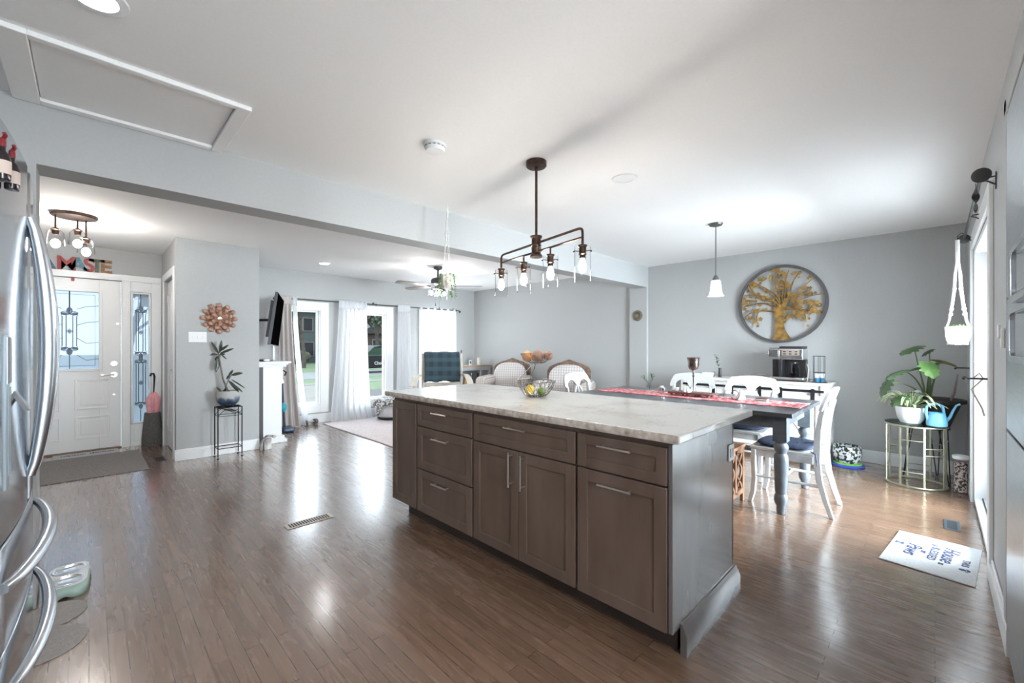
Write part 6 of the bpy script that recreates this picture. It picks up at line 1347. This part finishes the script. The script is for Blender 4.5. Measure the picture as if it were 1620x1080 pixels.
def curtain(label, x0, x1, xb0, xb1, m, folds=6, zb=0.012, amp=0.022, tabs=0, tail=0.0):
    t = thing('curtain', label, 'curtain', ((x0 + x1) / 2, CRY, 0), 0, 'living room curtains')
    b = B(); ztop = 1.965 if tabs else 2.02
    def f(u, v):
        e = v ** 1.6; a, c = x0 + (xb0 - x0) * e, x1 + (xb1 - x1) * e
        x = a + (c - a) * u; y = CRY - 0.012 + amp * (0.55 + 0.6 * v) * sin(2 * pi * folds * u + 0.6 * sin(3 * v)) * (0.35 if v < 0.06 else 1) - 0.013 * v
        if tail and v > 0.93: y -= tail * (v - 0.93) / 0.07 * (0.3 + u * 0.4)
        return Vector((x, min(y, CRY + 0.085), zb + (ztop - zb) * (1 - v)))
    b.grid(f, folds * 14, 34); part('cloth', b, m, t, world=True)
    b = B()
    if tabs:
        for k in range(tabs):
            xa = x0 + 0.02 + (x1 - x0 - 0.09) * k / (tabs - 1); b.strip([(xa + 0.025, CRY + 0.016 * sin(q) , 1.985 + 0.018 * cos(q)) for q in [i * pi / 5 - pi * 0.9 for i in range(10)]] , [(0.05, 0, 0)] * 10, (0, 0.0015, 0.0))
            b.box(xa, xa + 0.05, CRY - 0.018, CRY - 0.016, 1.955, 1.99)
    else:
        b.grid(lambda u, v: Vector((x0 + (x1 - x0) * u, CRY - 0.016 + 0.006 * sin(2 * pi * folds * u), 1.88 + 0.14 * v)), folds * 8, 4)
    part('header', b, m, t, world=True, solid=0.001)
M_taupe = noisy('taupe_lined_curtain', (0.42, 0.37, 0.35), (0.52, 0.48, 0.47), 6, 0.85, stretch=(8, 1, 0.2))
curtain('taupe and grey heavy curtain just right of the television', 2.03, 2.20, 2.03, 2.33, M_taupe, 3, amp=0.028)
curtain('white sheer curtain at the left edge of the first window, next to the taupe curtain', 2.215, 2.28, 2.36, 2.46, M_sheer, 2, amp=0.02)
curtain('white sheer curtain pooling on the floor between the first and second windows', 2.93, 3.42, 2.78, 3.50, M_sheer, 7, amp=0.026, tail=0.10)
curtain('white sheer curtain right of the second window', 4.02, 4.28, 3.98, 4.34, M_sheer, 5)
curtain('wide white tab-top sheer fully drawn over the third window by the corner', 4.48, 5.36, 4.46, 5.38, M_sheer, 9, tabs=6, amp=0.014)
# dumbbell
o = thing('dumbbell', 'grey hexagonal dumbbell on the floor under the first window', 'dumbbell', (2.50, 7.02, 0.0455), radians(12))
for sx in (-1, 1): b = B(); b.lathe([(0, sx * 0.05), (0.038, sx * 0.05), (0.045, sx * 0.056), (0.045, sx * 0.095), (0.034, sx * 0.105), (0, sx * 0.105)][::sx], (0, 0, 0), 6, 'X'); part('head', b, mat('grey_rubber', (0.10, 0.10, 0.105), 0.6), o)
b = B(); b.tube([(-0.05, 0, 0), (0.05, 0, 0)], 0.014, 10); part('grip', b, M_nickel, o)
# pet bed / bassinet
pb = thing('pet_bed', 'round white fabric pet bed on a dark base beneath the second window', 'pet bed', (3.68, 6.62, 0.011))
b = B(); b.lathe([(0, 0), (0.20, 0), (0.23, 0.02), (0.22, 0.05), (0, 0.05)], (0, 0, 0), 36); part('base', b, mat('navy_base', (0.02, 0.025, 0.04), 0.6), pb)
b = B(); b.grid(lambda u, v: Vector(((0.225 + 0.045 * sin(pi * v)) * cos(2 * pi * u), (0.225 + 0.045 * sin(pi * v)) * sin(2 * pi * u), 0.051 + v * (0.235 + 0.035 * sin(4 * pi * u)))), 48, 8, closed_u=True); b.lathe([(0, 0.052), (0.22, 0.052), (0.21, 0.11), (0, 0.13)], (0, 0, 0), 36); part('bolster', b, noisy('white_plush', (0.70, 0.71, 0.74), (0.80, 0.81, 0.83), 40, 0.95, bump=0.4), pb, solid=0.012)
o = thing('throw_blanket', 'grey and white zigzag knit blanket draped over the round pet bed', 'blanket', (3.68, 6.62, 0.011))
b = B()
def bl(u, v):
    a = 2 * pi * u; r = 0.06 + 0.255 * v; dr = max(0, v - 0.72) * (0.55 + 0.5 * max(0, sin(4 * a + 0.6)) ** 2 * 1.6)
    r = min(r, 0.262 + 0.06 * max(0, v - 0.72)) + 0.02; return Vector((r * cos(a), r * sin(a), 0.345 + 0.012 * sin(7 * a + 5 * v) - dr * 0.7 - 0.03 * (1 - v)))
b.grid(bl, 72, 14, closed_u=True); part('cloth', b, noisy('zigzag_knit', (0.14, 0.13, 0.12), (0.66, 0.65, 0.64), 22, 0.95, detail=1, lo=0.46, hi=0.54, stretch=(1, 1, 2)), o, solid=0.006)
# cream chair with tartan throw
rc = thing('armchair', 'cream painted armchair facing the kitchen, behind the island', 'armchair', (3.62, 5.05, 0.011), radians(-36))
M_cream = noisy('cream_chair_paint', (0.58, 0.53, 0.46), (0.66, 0.61, 0.54), 12, 0.5)
# local: sitter faces -Y
b = B(); b.box(-0.27, 0.27, -0.25, 0.25, 0.42, 0.46); part('seat', b, M_cream, rc, bevel=0.01)
for sx in (-1, 1):
    b = B(); b.tube([(sx * 0.285, 0.22, 0.02), (sx * 0.285, 0.24, 0.55), (sx * 0.285, 0.30, 1.13)], [0.024, 0.026, 0.022], 10); part('back_post', b, M_cream, rc)
    b = B(); b.strip(bez((sx * 0.335, 0.255, 0.80), (sx * 0.34, 0.10, 0.83), (sx * 0.38, -0.15, 0.80), (sx * 0.39, -0.30, 0.70), 12), [Vector((0.075, 0, 0)) * (0.8 + 0.5 * k / 12) for k in range(13)], (0, 0.01, 0.03)); b.strip([(sx * 0.37, -0.22, 0.02), (sx * 0.37, -0.22, 0.73)], [Vector((0.05, 0, 0))] * 2, (0, 0.05, 0)); part('arm', b, M_cream, rc, bevel=0.008)
b = B(); b.box(-0.26, 0.26, 0.235, 0.26, 0.62, 0.70); b.sheet([-0.27 + 0.54 * i / 16 for i in range(17)], lambda x: 1.125 - 0.2 * x * x, lambda x: 0.72, lambda x, z: 0.20 + 0.12 * (z - 0.5), 0.03, 3)
part('backrest', b, M_cream, rc, bevel=0.004)
tt_ = thing('tartan_throw', 'dark blue-green tartan blanket hung over the back of the cream armchair', 'blanket', (3.62, 5.05, 0.011), radians(-36))
M_tart = plaid('tartan_wool', (0.035, 0.060, 0.085), (0.02, 0.03, 0.04), (0.06, 0.12, 0.13), 7.5)
b = B(); prof = [(0.215, 0.71), (0.222, 0.80), (0.235, 0.92), (0.25, 1.05), (0.262, 1.125), (0.285, 1.158), (0.315, 1.15), (0.33, 1.08), (0.335, 0.90), (0.34, 0.78)]
prof = [(y - 0.030, z) for y, z in prof[:6]] + [(y + 0.02, z) for y, z in prof[6:]]
def tf(u, v):
    i = min(len(prof) - 2, int(v * (len(prof) - 1))); t = v * (len(prof) - 1) - i; y = prof[i][0] * (1 - t) + prof[i + 1][0] * t; z = prof[i][1] * (1 - t) + prof[i + 1][1] * t
    return Vector((-0.262 + 0.524 * u + 0.006 * sin(9 * v), y - 0.006 * sin(11 * u) , z - 0.012 * (2 * u - 1) ** 4 + 0.006 * sin(14 * u)))
b.grid(tf, 30, 27); part('cloth', b, M_tart, tt_, solid=0.012)
# gingham armchairs
M_ging = plaid('gingham_upholstery', (0.62, 0.57, 0.53), (0.36, 0.29, 0.26), (0.36, 0.30, 0.27), 26.0, axes=('X', 'Z'))
M_ging2 = plaid('gingham_cushion', (0.70, 0.68, 0.67), (0.44, 0.38, 0.37), (0.46, 0.41, 0.40), 24.0, axes=('X', 'Z'))
M_carv = noisy('carved_mocha_wood', (0.14, 0.085, 0.06), (0.24, 0.16, 0.12), 20, 0.45)
def super_cushion(b, c, hx, hy, hz, e=3.0, nu=28, nv=14, tilt=0.0):
    def f(u, v):
        th, ph = 2 * pi * u, pi * (v - 0.5)
        s_ = lambda q, p: math.copysign(abs(q) ** p, q)
        x = hx * s_(cos(ph), 2 / e) * s_(cos(th), 2 / e); y = hy * s_(cos(ph), 2 / e) * s_(sin(th), 2 / e); z = hz * s_(sin(ph), 2 / e)
        return Vector((c[0] + x, c[1] + y + tilt * z, c[2] + z))
    b.grid(f, nu, nv, closed_u=True)
def armchair(label, loc, rz):
    t = thing('upholstered_armchair', label, 'armchair', loc, rz, 'checked armchairs')
    # sitter faces -Y
    b = B(); b.box(-0.37, 0.37, -0.36, 0.30, 0.15, 0.30); part('base', b, M_ging, t, bevel=0.02)
    b = B(); super_cushion(b, (0, -0.05, 0.39), 0.27, 0.32, 0.085, 5); part('seat_cushion', b, M_ging2, t)
    for sx in (-1, 1):
        b = B(); super_cushion(b, (sx * 0.345, -0.03, 0.46), 0.075, 0.34, 0.16, 5); b.lathe([(0, -0.34), (0.085, -0.335), (0.10, -0.30), (0.10, 0.20), (0.08, 0.26), (0, 0.27)], (sx * 0.36, -0.03, 0.63), 20, 'Y'); part('arm', b, M_ging, t)
    b = B(); b.sheet([-0.36 + 0.72 * i / 24 for i in range(25)], lambda x: 1.0 - 0.85 * x * x + 0.03 * max(0, 1 - abs(x) / 0.12) - (0.0 if abs(x) < 0.33 else 0.04), lambda x: 0.25, lambda x, z: 0.27 + 0.16 * (z - 0.4), 0.035, 6); part('back_frame', b, M_carv, t, bevel=0.006)
    b = B(); super_cushion(b, (0, 0.205, 0.66), 0.315, 0.085, 0.295, 2.7, tilt=0.16); part('back_cushion', b, M_ging2, t)
    for sx in (-1, 1):
        for sy in (-0.30, 0.24): b = B(); b.tube([(sx * 0.31, sy, 0.1495), (sx * 0.31, sy, 0.001)], [0.035, 0.02], 10); part('leg', b, M_carv, t)
    return t
a1 = armchair('checked upholstered armchair with carved crest, nearer the window corner', (5.28, 5.42, 0), -1.08)
dup(a1, (5.28, 4.10, 0), -1.08, 'checked upholstered armchair with carved crest, nearer the dining table')
# corner console
cs = thing('console_table', 'small light grey console with wood top in the living room corner', 'console table', (5.55, 6.70, 0))
b = B(); b.box(5.10, 5.90, 6.50, 6.90, 0.835, 0.86); part('top', b, noisy('oak_top', (0.30, 0.20, 0.13), (0.42, 0.30, 0.20), 8, 0.5, stretch=(0.3, 4, 1)), cs, world=True, bevel=0.003)
b = B(); b.box(5.13, 5.87, 6.52, 6.54, 0.765, 0.8345); b.box(5.13, 5.15, 6.545, 6.87, 0.765, 0.8345); b.box(5.12, 5.88, 6.52, 6.88, 0.30, 0.32); b.box(5.17, 5.83, 6.86, 6.875, 0.3205, 0.8345)
M_lg = mat('light_grey_furniture', (0.42, 0.43, 0.46), 0.5)
part('frame', b, M_lg, cs, world=True)
for x in (5.12, 5.84):
    for y in (6.515, 6.845): b = B(); b.box(x, x + 0.04, y, y + 0.04, 0.001, 0.8345); part('leg', b, M_lg, cs, world=True)
for k, (x, c, lab) in enumerate(((5.22, (0.30, 0.16, 0.08), 'amber'), (5.36, (0.45, 0.22, 0.06), 'orange'), (5.50, (0.10, 0.22, 0.26), 'blue-green'), (5.66, (0.05, 0.05, 0.06), 'black'))):
    o = thing('liqueur_bottle', '%s bottle on the lower shelf of the corner console' % lab, 'bottle', (x, 6.66, 0.3205), 0, 'bottles in the corner console')
    b = B(); b.lathe([(0, 0), (0.04, 0), (0.042, 0.01), (0.042, 0.22), (0.015, 0.29), (0.015, 0.35), (0, 0.35)], (0, 0, 0), 16); part('bottle', b, mat('bottle_' + lab, c, 0.2), o)
    b = B(); b.cyl((0, 0, 0.3505), 0.016, 0.03, 12); part('cap', b, (M_white, M_carv, M_nickel, M_black)[k], o)
o = thing('pillar_candle', 'white pillar candle at the right end of the corner console', 'candle', (5.70, 6.66, 0.861))
b = B(); b.cyl((0, 0, 0), 0.045, 0.15, 20); b.tube([(0, 0, 0.15), (0, 0, 0.158)], 0.001, 4); part('wax', b, mat('ivory_wax', (0.62, 0.58, 0.50), 0.5), o)
o = thing('photo_frame', 'tiny white framed picture in the middle of the corner console', 'picture frame', (5.43, 6.62, 0.861))
b = B(); b.box(-0.03, 0.03, -0.006, 0.006, 0.0, 0.105); part('frame', b, M_white, o, bevel=0.002)
b = B(); b.box(-0.016, 0.016, -0.0075, -0.0062, 0.035, 0.085); part('photo', b, mat('dark_photo', (0.04, 0.04, 0.05), 0.4), o, angle=0)
o = thing('bird_figurine', 'slim grey bird figurine on the left end of the corner console', 'figurine', (5.20, 6.62, 0.861))
b = B(); b.lathe([(0, 0), (0.05, 0), (0.04, 0.01), (0.012, 0.02), (0.03, 0.10), (0.035, 0.16), (0.018, 0.24), (0.012, 0.27), (0.018, 0.29), (0.010, 0.31), (0, 0.315)], (0, 0, 0), 16); b.tube([(0, 0, 0.29), (-0.035, -0.01, 0.285)], [0.006, 0.001], 6); part('body', b, mat('dull_grey_ceramic', (0.13, 0.13, 0.14), 0.4), o)
# unseen kitchen downlights added for extra light, same discs as the visible ones
for (x, y) in ((0.8, -1.9), (-0.6, -1.9)):
    if y > 0.5: continue
    c = thing('recessed_light', 'added unseen recessed kitchen downlight behind the viewpoint', 'recessed light', (x, y, CH - 0.001), 0, 'added kitchen downlights')
    b = B(); b.lathe([(0.060, 0), (0.088, 0), (0.086, -0.006), (0.060, -0.009), (0.060, 0)][::-1], (0, 0, 0), 30); part('trim_ring', b, M_trim, c)
    b = B(); b.lathe([(0, -0.002), (0.060, -0.002), (0.060, -0.006), (0, -0.007)][::-1], (0, 0, 0), 30); part('lens', b, M_can, c)
# ============================================================ OUTDOORS
GZ = -0.45
M_grass = noisy('spring_grass', (0.018, 0.036, 0.007), (0.038, 0.060, 0.013), 3, 0.95, detail=6)
b = B(); b.box(-60, 90, 7.6, 110, GZ - 0.2, GZ); struct('ground', b, M_grass, angle=0)
M_conc = noisy('concrete', (0.052, 0.047, 0.036), (0.070, 0.064, 0.050), 2, 0.9)
b = B(); b.box(-60, 90, 19.0, 19.9, GZ, GZ + 0.012); struct('ground_sidewalk', b, M_conc, angle=0)
b = B(); b.box(-60, 90, 22.5, 28.0, GZ, GZ + 0.008); struct('ground_street', b, noisy('asphalt', (0.050, 0.052, 0.050), (0.065, 0.066, 0.064), 3, 0.9), angle=0)
b = B(); b.prism([(1.8, 7.7), (4.4, 7.7), (7.2, 18.9), (4.0, 18.9)], 0.012, (0, 0, GZ)); struct('ground_driveway', b, M_conc, angle=0)
b = B(); b.prism([(5.4, 9.5), (11, 9.5), (12, 14.8), (7.4, 15.4), (6.1, 12.4)], 0.03, (0, 0, GZ)); struct('ground_mulch', b, noisy('dark_mulch', (0.012, 0.010, 0.008), (0.03, 0.025, 0.02), 8, 0.95), angle=0)
b = B(); b.box(-60, 90, -60, -0.6, GZ - 0.2, GZ); struct('ground_patio', b, noisy('pale_paving', (0.42, 0.42, 0.41), (0.5, 0.5, 0.49), 1, 0.9), angle=0)
def house(name, label, x, y, w, d, h, rh, wall, roof, wins):
    t = thing(name, label, 'house', (x, y, GZ))
    b = B(); b.box(-w / 2, w / 2, 0, d, 0, h)
    part('walls', b, wall, t, angle=0)
    b = B(); b.prism([(-w / 2 - 0.5, h), (w / 2 + 0.5, h), (0, h + rh)], d + 1.0, (0, d + 0.5, 0), Matrix.Rotation(pi / 2, 4, 'X')); part('roof', b, roof, t, angle=0)
    for (wx, wz, ww, wh) in wins:
        b = B(); rect_ring(b, 'Y', -0.06, -0.001, wx - ww / 2 - 0.1, wx + ww / 2 + 0.1, wz - 0.1, wz + wh + 0.1, 0.1); f = part('window', b, mat('far_white_trim', (0.07, 0.075, 0.07), 0.8) if ww > 1.5 else mat('dark_shutter', (0.05, 0.04, 0.035), 0.6), t, angle=0)
        b = B(); b.box(wx - ww / 2, wx + ww / 2, -0.03, -0.001, wz, wz + wh); part('pane', b, mat('far_window_glass', (0.012, 0.013, 0.015), 0.4, spec=0.1), f, angle=0)
    return t
sid = lambda n, c: noisy(n, c, tuple(q * 0.8 for q in c), 1.2, 0.9, stretch=(0.1, 0.1, 9))
house('house', 'grey-green clapboard house across the street, seen through the first window', 14.6, 44, 9.5, 9, 5.2, 2.6, sid('sage_siding', (0.026, 0.034, 0.034)), mat('brown_shingle', (0.03, 0.026, 0.022), 0.9), [(-3.6, 3.2, 0.8, 1.2), (-2.0, 3.2, 0.8, 1.2), (-0.25, 3.2, 0.8, 1.2), (0.75, 3.2, 0.8, 1.2), (3.0, 3.2, 0.8, 1.2), (-3.0, 0.7, 1.2, 1.2), (0.6, 0.7, 1.3, 1.3)])
house('house', 'brown brick house with porch across the street, seen through the second window', 26.2, 43, 12, 9, 3.0, 3.0, noisy('brown_brick', (0.022, 0.014, 0.010), (0.03, 0.02, 0.015), 12, 0.9), mat('dark_shingle', (0.012, 0.011, 0.011), 0.9), [(-3.6, 1.0, 1.8, 1.3), (-1.0, 1.0, 0.9, 1.3), (2.5, 1.0, 1.8, 1.4)])
def tree(label, x, y, h, seed, dens=4, m=None, lf=None):
    rn = random.Random(seed); t = thing('bare_tree', label, 'tree', (x, y, GZ), 0, 'trees along the street')
    b = B(); tips = []
    def grow(p, d, L_, r, lev):
        q = p + d * L_; mid = p + d * L_ * 0.5 + Vector((rn.uniform(-.05, .05), rn.uniform(-.05, .05), 0)) * L_
        b.tube([p, mid, q], [r, r * 0.85, r * 0.7], 5 if lev > 1 else 7, cap=False)
        if lev == 0: tips.append(q); return
        for k in range(dens if lev > 1 else 3):
            nd_ = (d + Vector((rn.uniform(-1, 1), rn.uniform(-1, 1), rn.uniform(-0.3, 0.7))) * 0.75).normalized(); grow(p + d * L_ * rn.uniform(0.55, 1.0), nd_, L_ * rn.uniform(0.55, 0.8), r * 0.55, lev - 1)
    grow(Vector((0, 0, 0)), Vector((rn.uniform(-.1, .1), 0, 1)).normalized(), h * 0.32, h * 0.020, 4)
    part('trunk', b, m, t)
    b = B()
    for q in tips:
        for k in range(3):
            c = q + Vector((rn.uniform(-.3, .3), rn.uniform(-.3, .3), rn.uniform(-.3, .3))); s_ = rn.uniform(0.10, 0.22); a = Vector((rn.uniform(-1, 1), rn.uniform(-1, 1), rn.uniform(-1, 1))).normalized(); e = a.orthogonal().normalized()
            b.bm.faces.new([b.bm.verts.new(c + a * s_), b.bm.verts.new(c + e * s_), b.bm.verts.new(c - a * s_), b.bm.verts.new(c - e * s_)])
    part('buds', b, lf, t, angle=0)
M_bark = noisy('tree_bark', (0.022, 0.018, 0.012), (0.04, 0.033, 0.024), 4, 0.95)
M_bud = mat('brown_green_buds', (0.035, 0.032, 0.014), 0.9); M_bud2 = mat('dull_evergreen', (0.014, 0.026, 0.010), 0.9)
tree('bare brown tree in front of the sage house across the street', 11.6, 34, 8.5, 1, m=M_bark, lf=M_bud)
tree('bare tree at the left corner of the sage house', 9.0, 39, 9, 2, m=M_bark, lf=M_bud)
tree('tall budding tree standing before the brown brick house', 19.2, 37, 11, 3, m=M_bark, lf=M_bud)
tree('dark bushy tree behind the black car', 17.0, 31.5, 7.5, 5, 5, M_bark, M_bud2)
tree('dark bushy tree right of the brown brick house', 25.5, 35, 9, 8, 5, M_bark, M_bud2)
for (x, lab) in ((-5, 'at far left'), (2, 'behind the entry'), (38, 'at far right')): tree('tall street tree ' + lab, x, 40, 10, int(abs(x)) + 20, m=M_bark, lf=M_bud)
def hedge(label, x0, x1, y, h, seed):
    rn = random.Random(seed); b = B()
    for k in range(int((x1 - x0) * 3)): b.sph((rn.uniform(x0, x1), y + rn.uniform(-.4, .4), GZ + rn.uniform(0, h * 0.6)), rn.uniform(0.35, 0.6), 8)
    tag(part('hedge', b, noisy('hedge_leaves', (0.010, 0.014, 0.007), (0.035, 0.040, 0.018), 4, 0.95, bump=1.0)), label, 'hedge')
hedge('low dark hedge before the sage house', 9.5, 19.2, 42.6, 1.8, 1); hedge('low dark hedge before the brick house', 20.5, 32, 41.6, 1.4, 2)
# parked black suv
cx_, cy_ = 13.3, 25.6
car = thing('car', 'black parked car with white lettering on its side, seen through the second window', 'car', (cx_, cy_, GZ + 0.009))
M_carp = mat('black_car_paint', (0.006, 0.007, 0.007), 0.5, spec=0.08)
b = B(); side = [(-2.4, 0.35), (-2.42, 0.85), (-2.2, 1.0), (-1.35, 1.08), (-0.75, 1.62), (-0.3, 1.72), (1.5, 1.72), (2.2, 1.60), (2.42, 1.1), (2.45, 0.4), (2.3, 0.3), (-2.2, 0.3)]
b.prism(side, 1.85, (0, 0.925, 0), Matrix.Rotation(pi / 2, 4, 'X')); part('body', b, M_carp, car, bevel=0.05)
for wx0, wx1 in ((-1.0, -0.1), (0.0, 0.95), (1.05, 1.9)):
    b = B(); b.prism([(wx0 - (0.22 if wx0 < -0.5 else 0), 1.12), (wx1, 1.12), (wx1 - 0.02, 1.56), (wx0 + (0.22 if wx0 < -0.5 else 0), 1.56)], 0.012, (0, -0.925, 0), Matrix.Rotation(pi / 2, 4, 'X')); part('side_window', b, mat('car_glass', (0.006, 0.02, 0.010), 0.2, spec=0.1), car, angle=0)
b = B(); b.box(-1.2, 1.95, -0.935, -0.926, 1.09, 1.105); part('chrome_trim', b, mat('dull_chrome', (0.12, 0.12, 0.12), 0.4, 0.5), car)
for wx in (-1.5, 1.5):
    for wy in (-0.86, 0.70): b = B(); b.lathe([(0, 0), (0.24, 0), (0.34, 0.02), (0.35, 0.10), (0.34, 0.20), (0, 0.20)], (wx, wy - 0.08, 0.351), 22, 'Y'); part('wheel', b, M_black_plastic, car)
b = B(); text_into(b, 'Choice', 0.27, Matrix.Translation((-0.36, -0.938, 0.60)) @ Matrix.Rotation(pi / 2, 4, 'X'), 0.004, bold=0.01); part('lettering', b, mat('white_decal', (0.14, 0.15, 0.14), 0.6), car, angle=0)
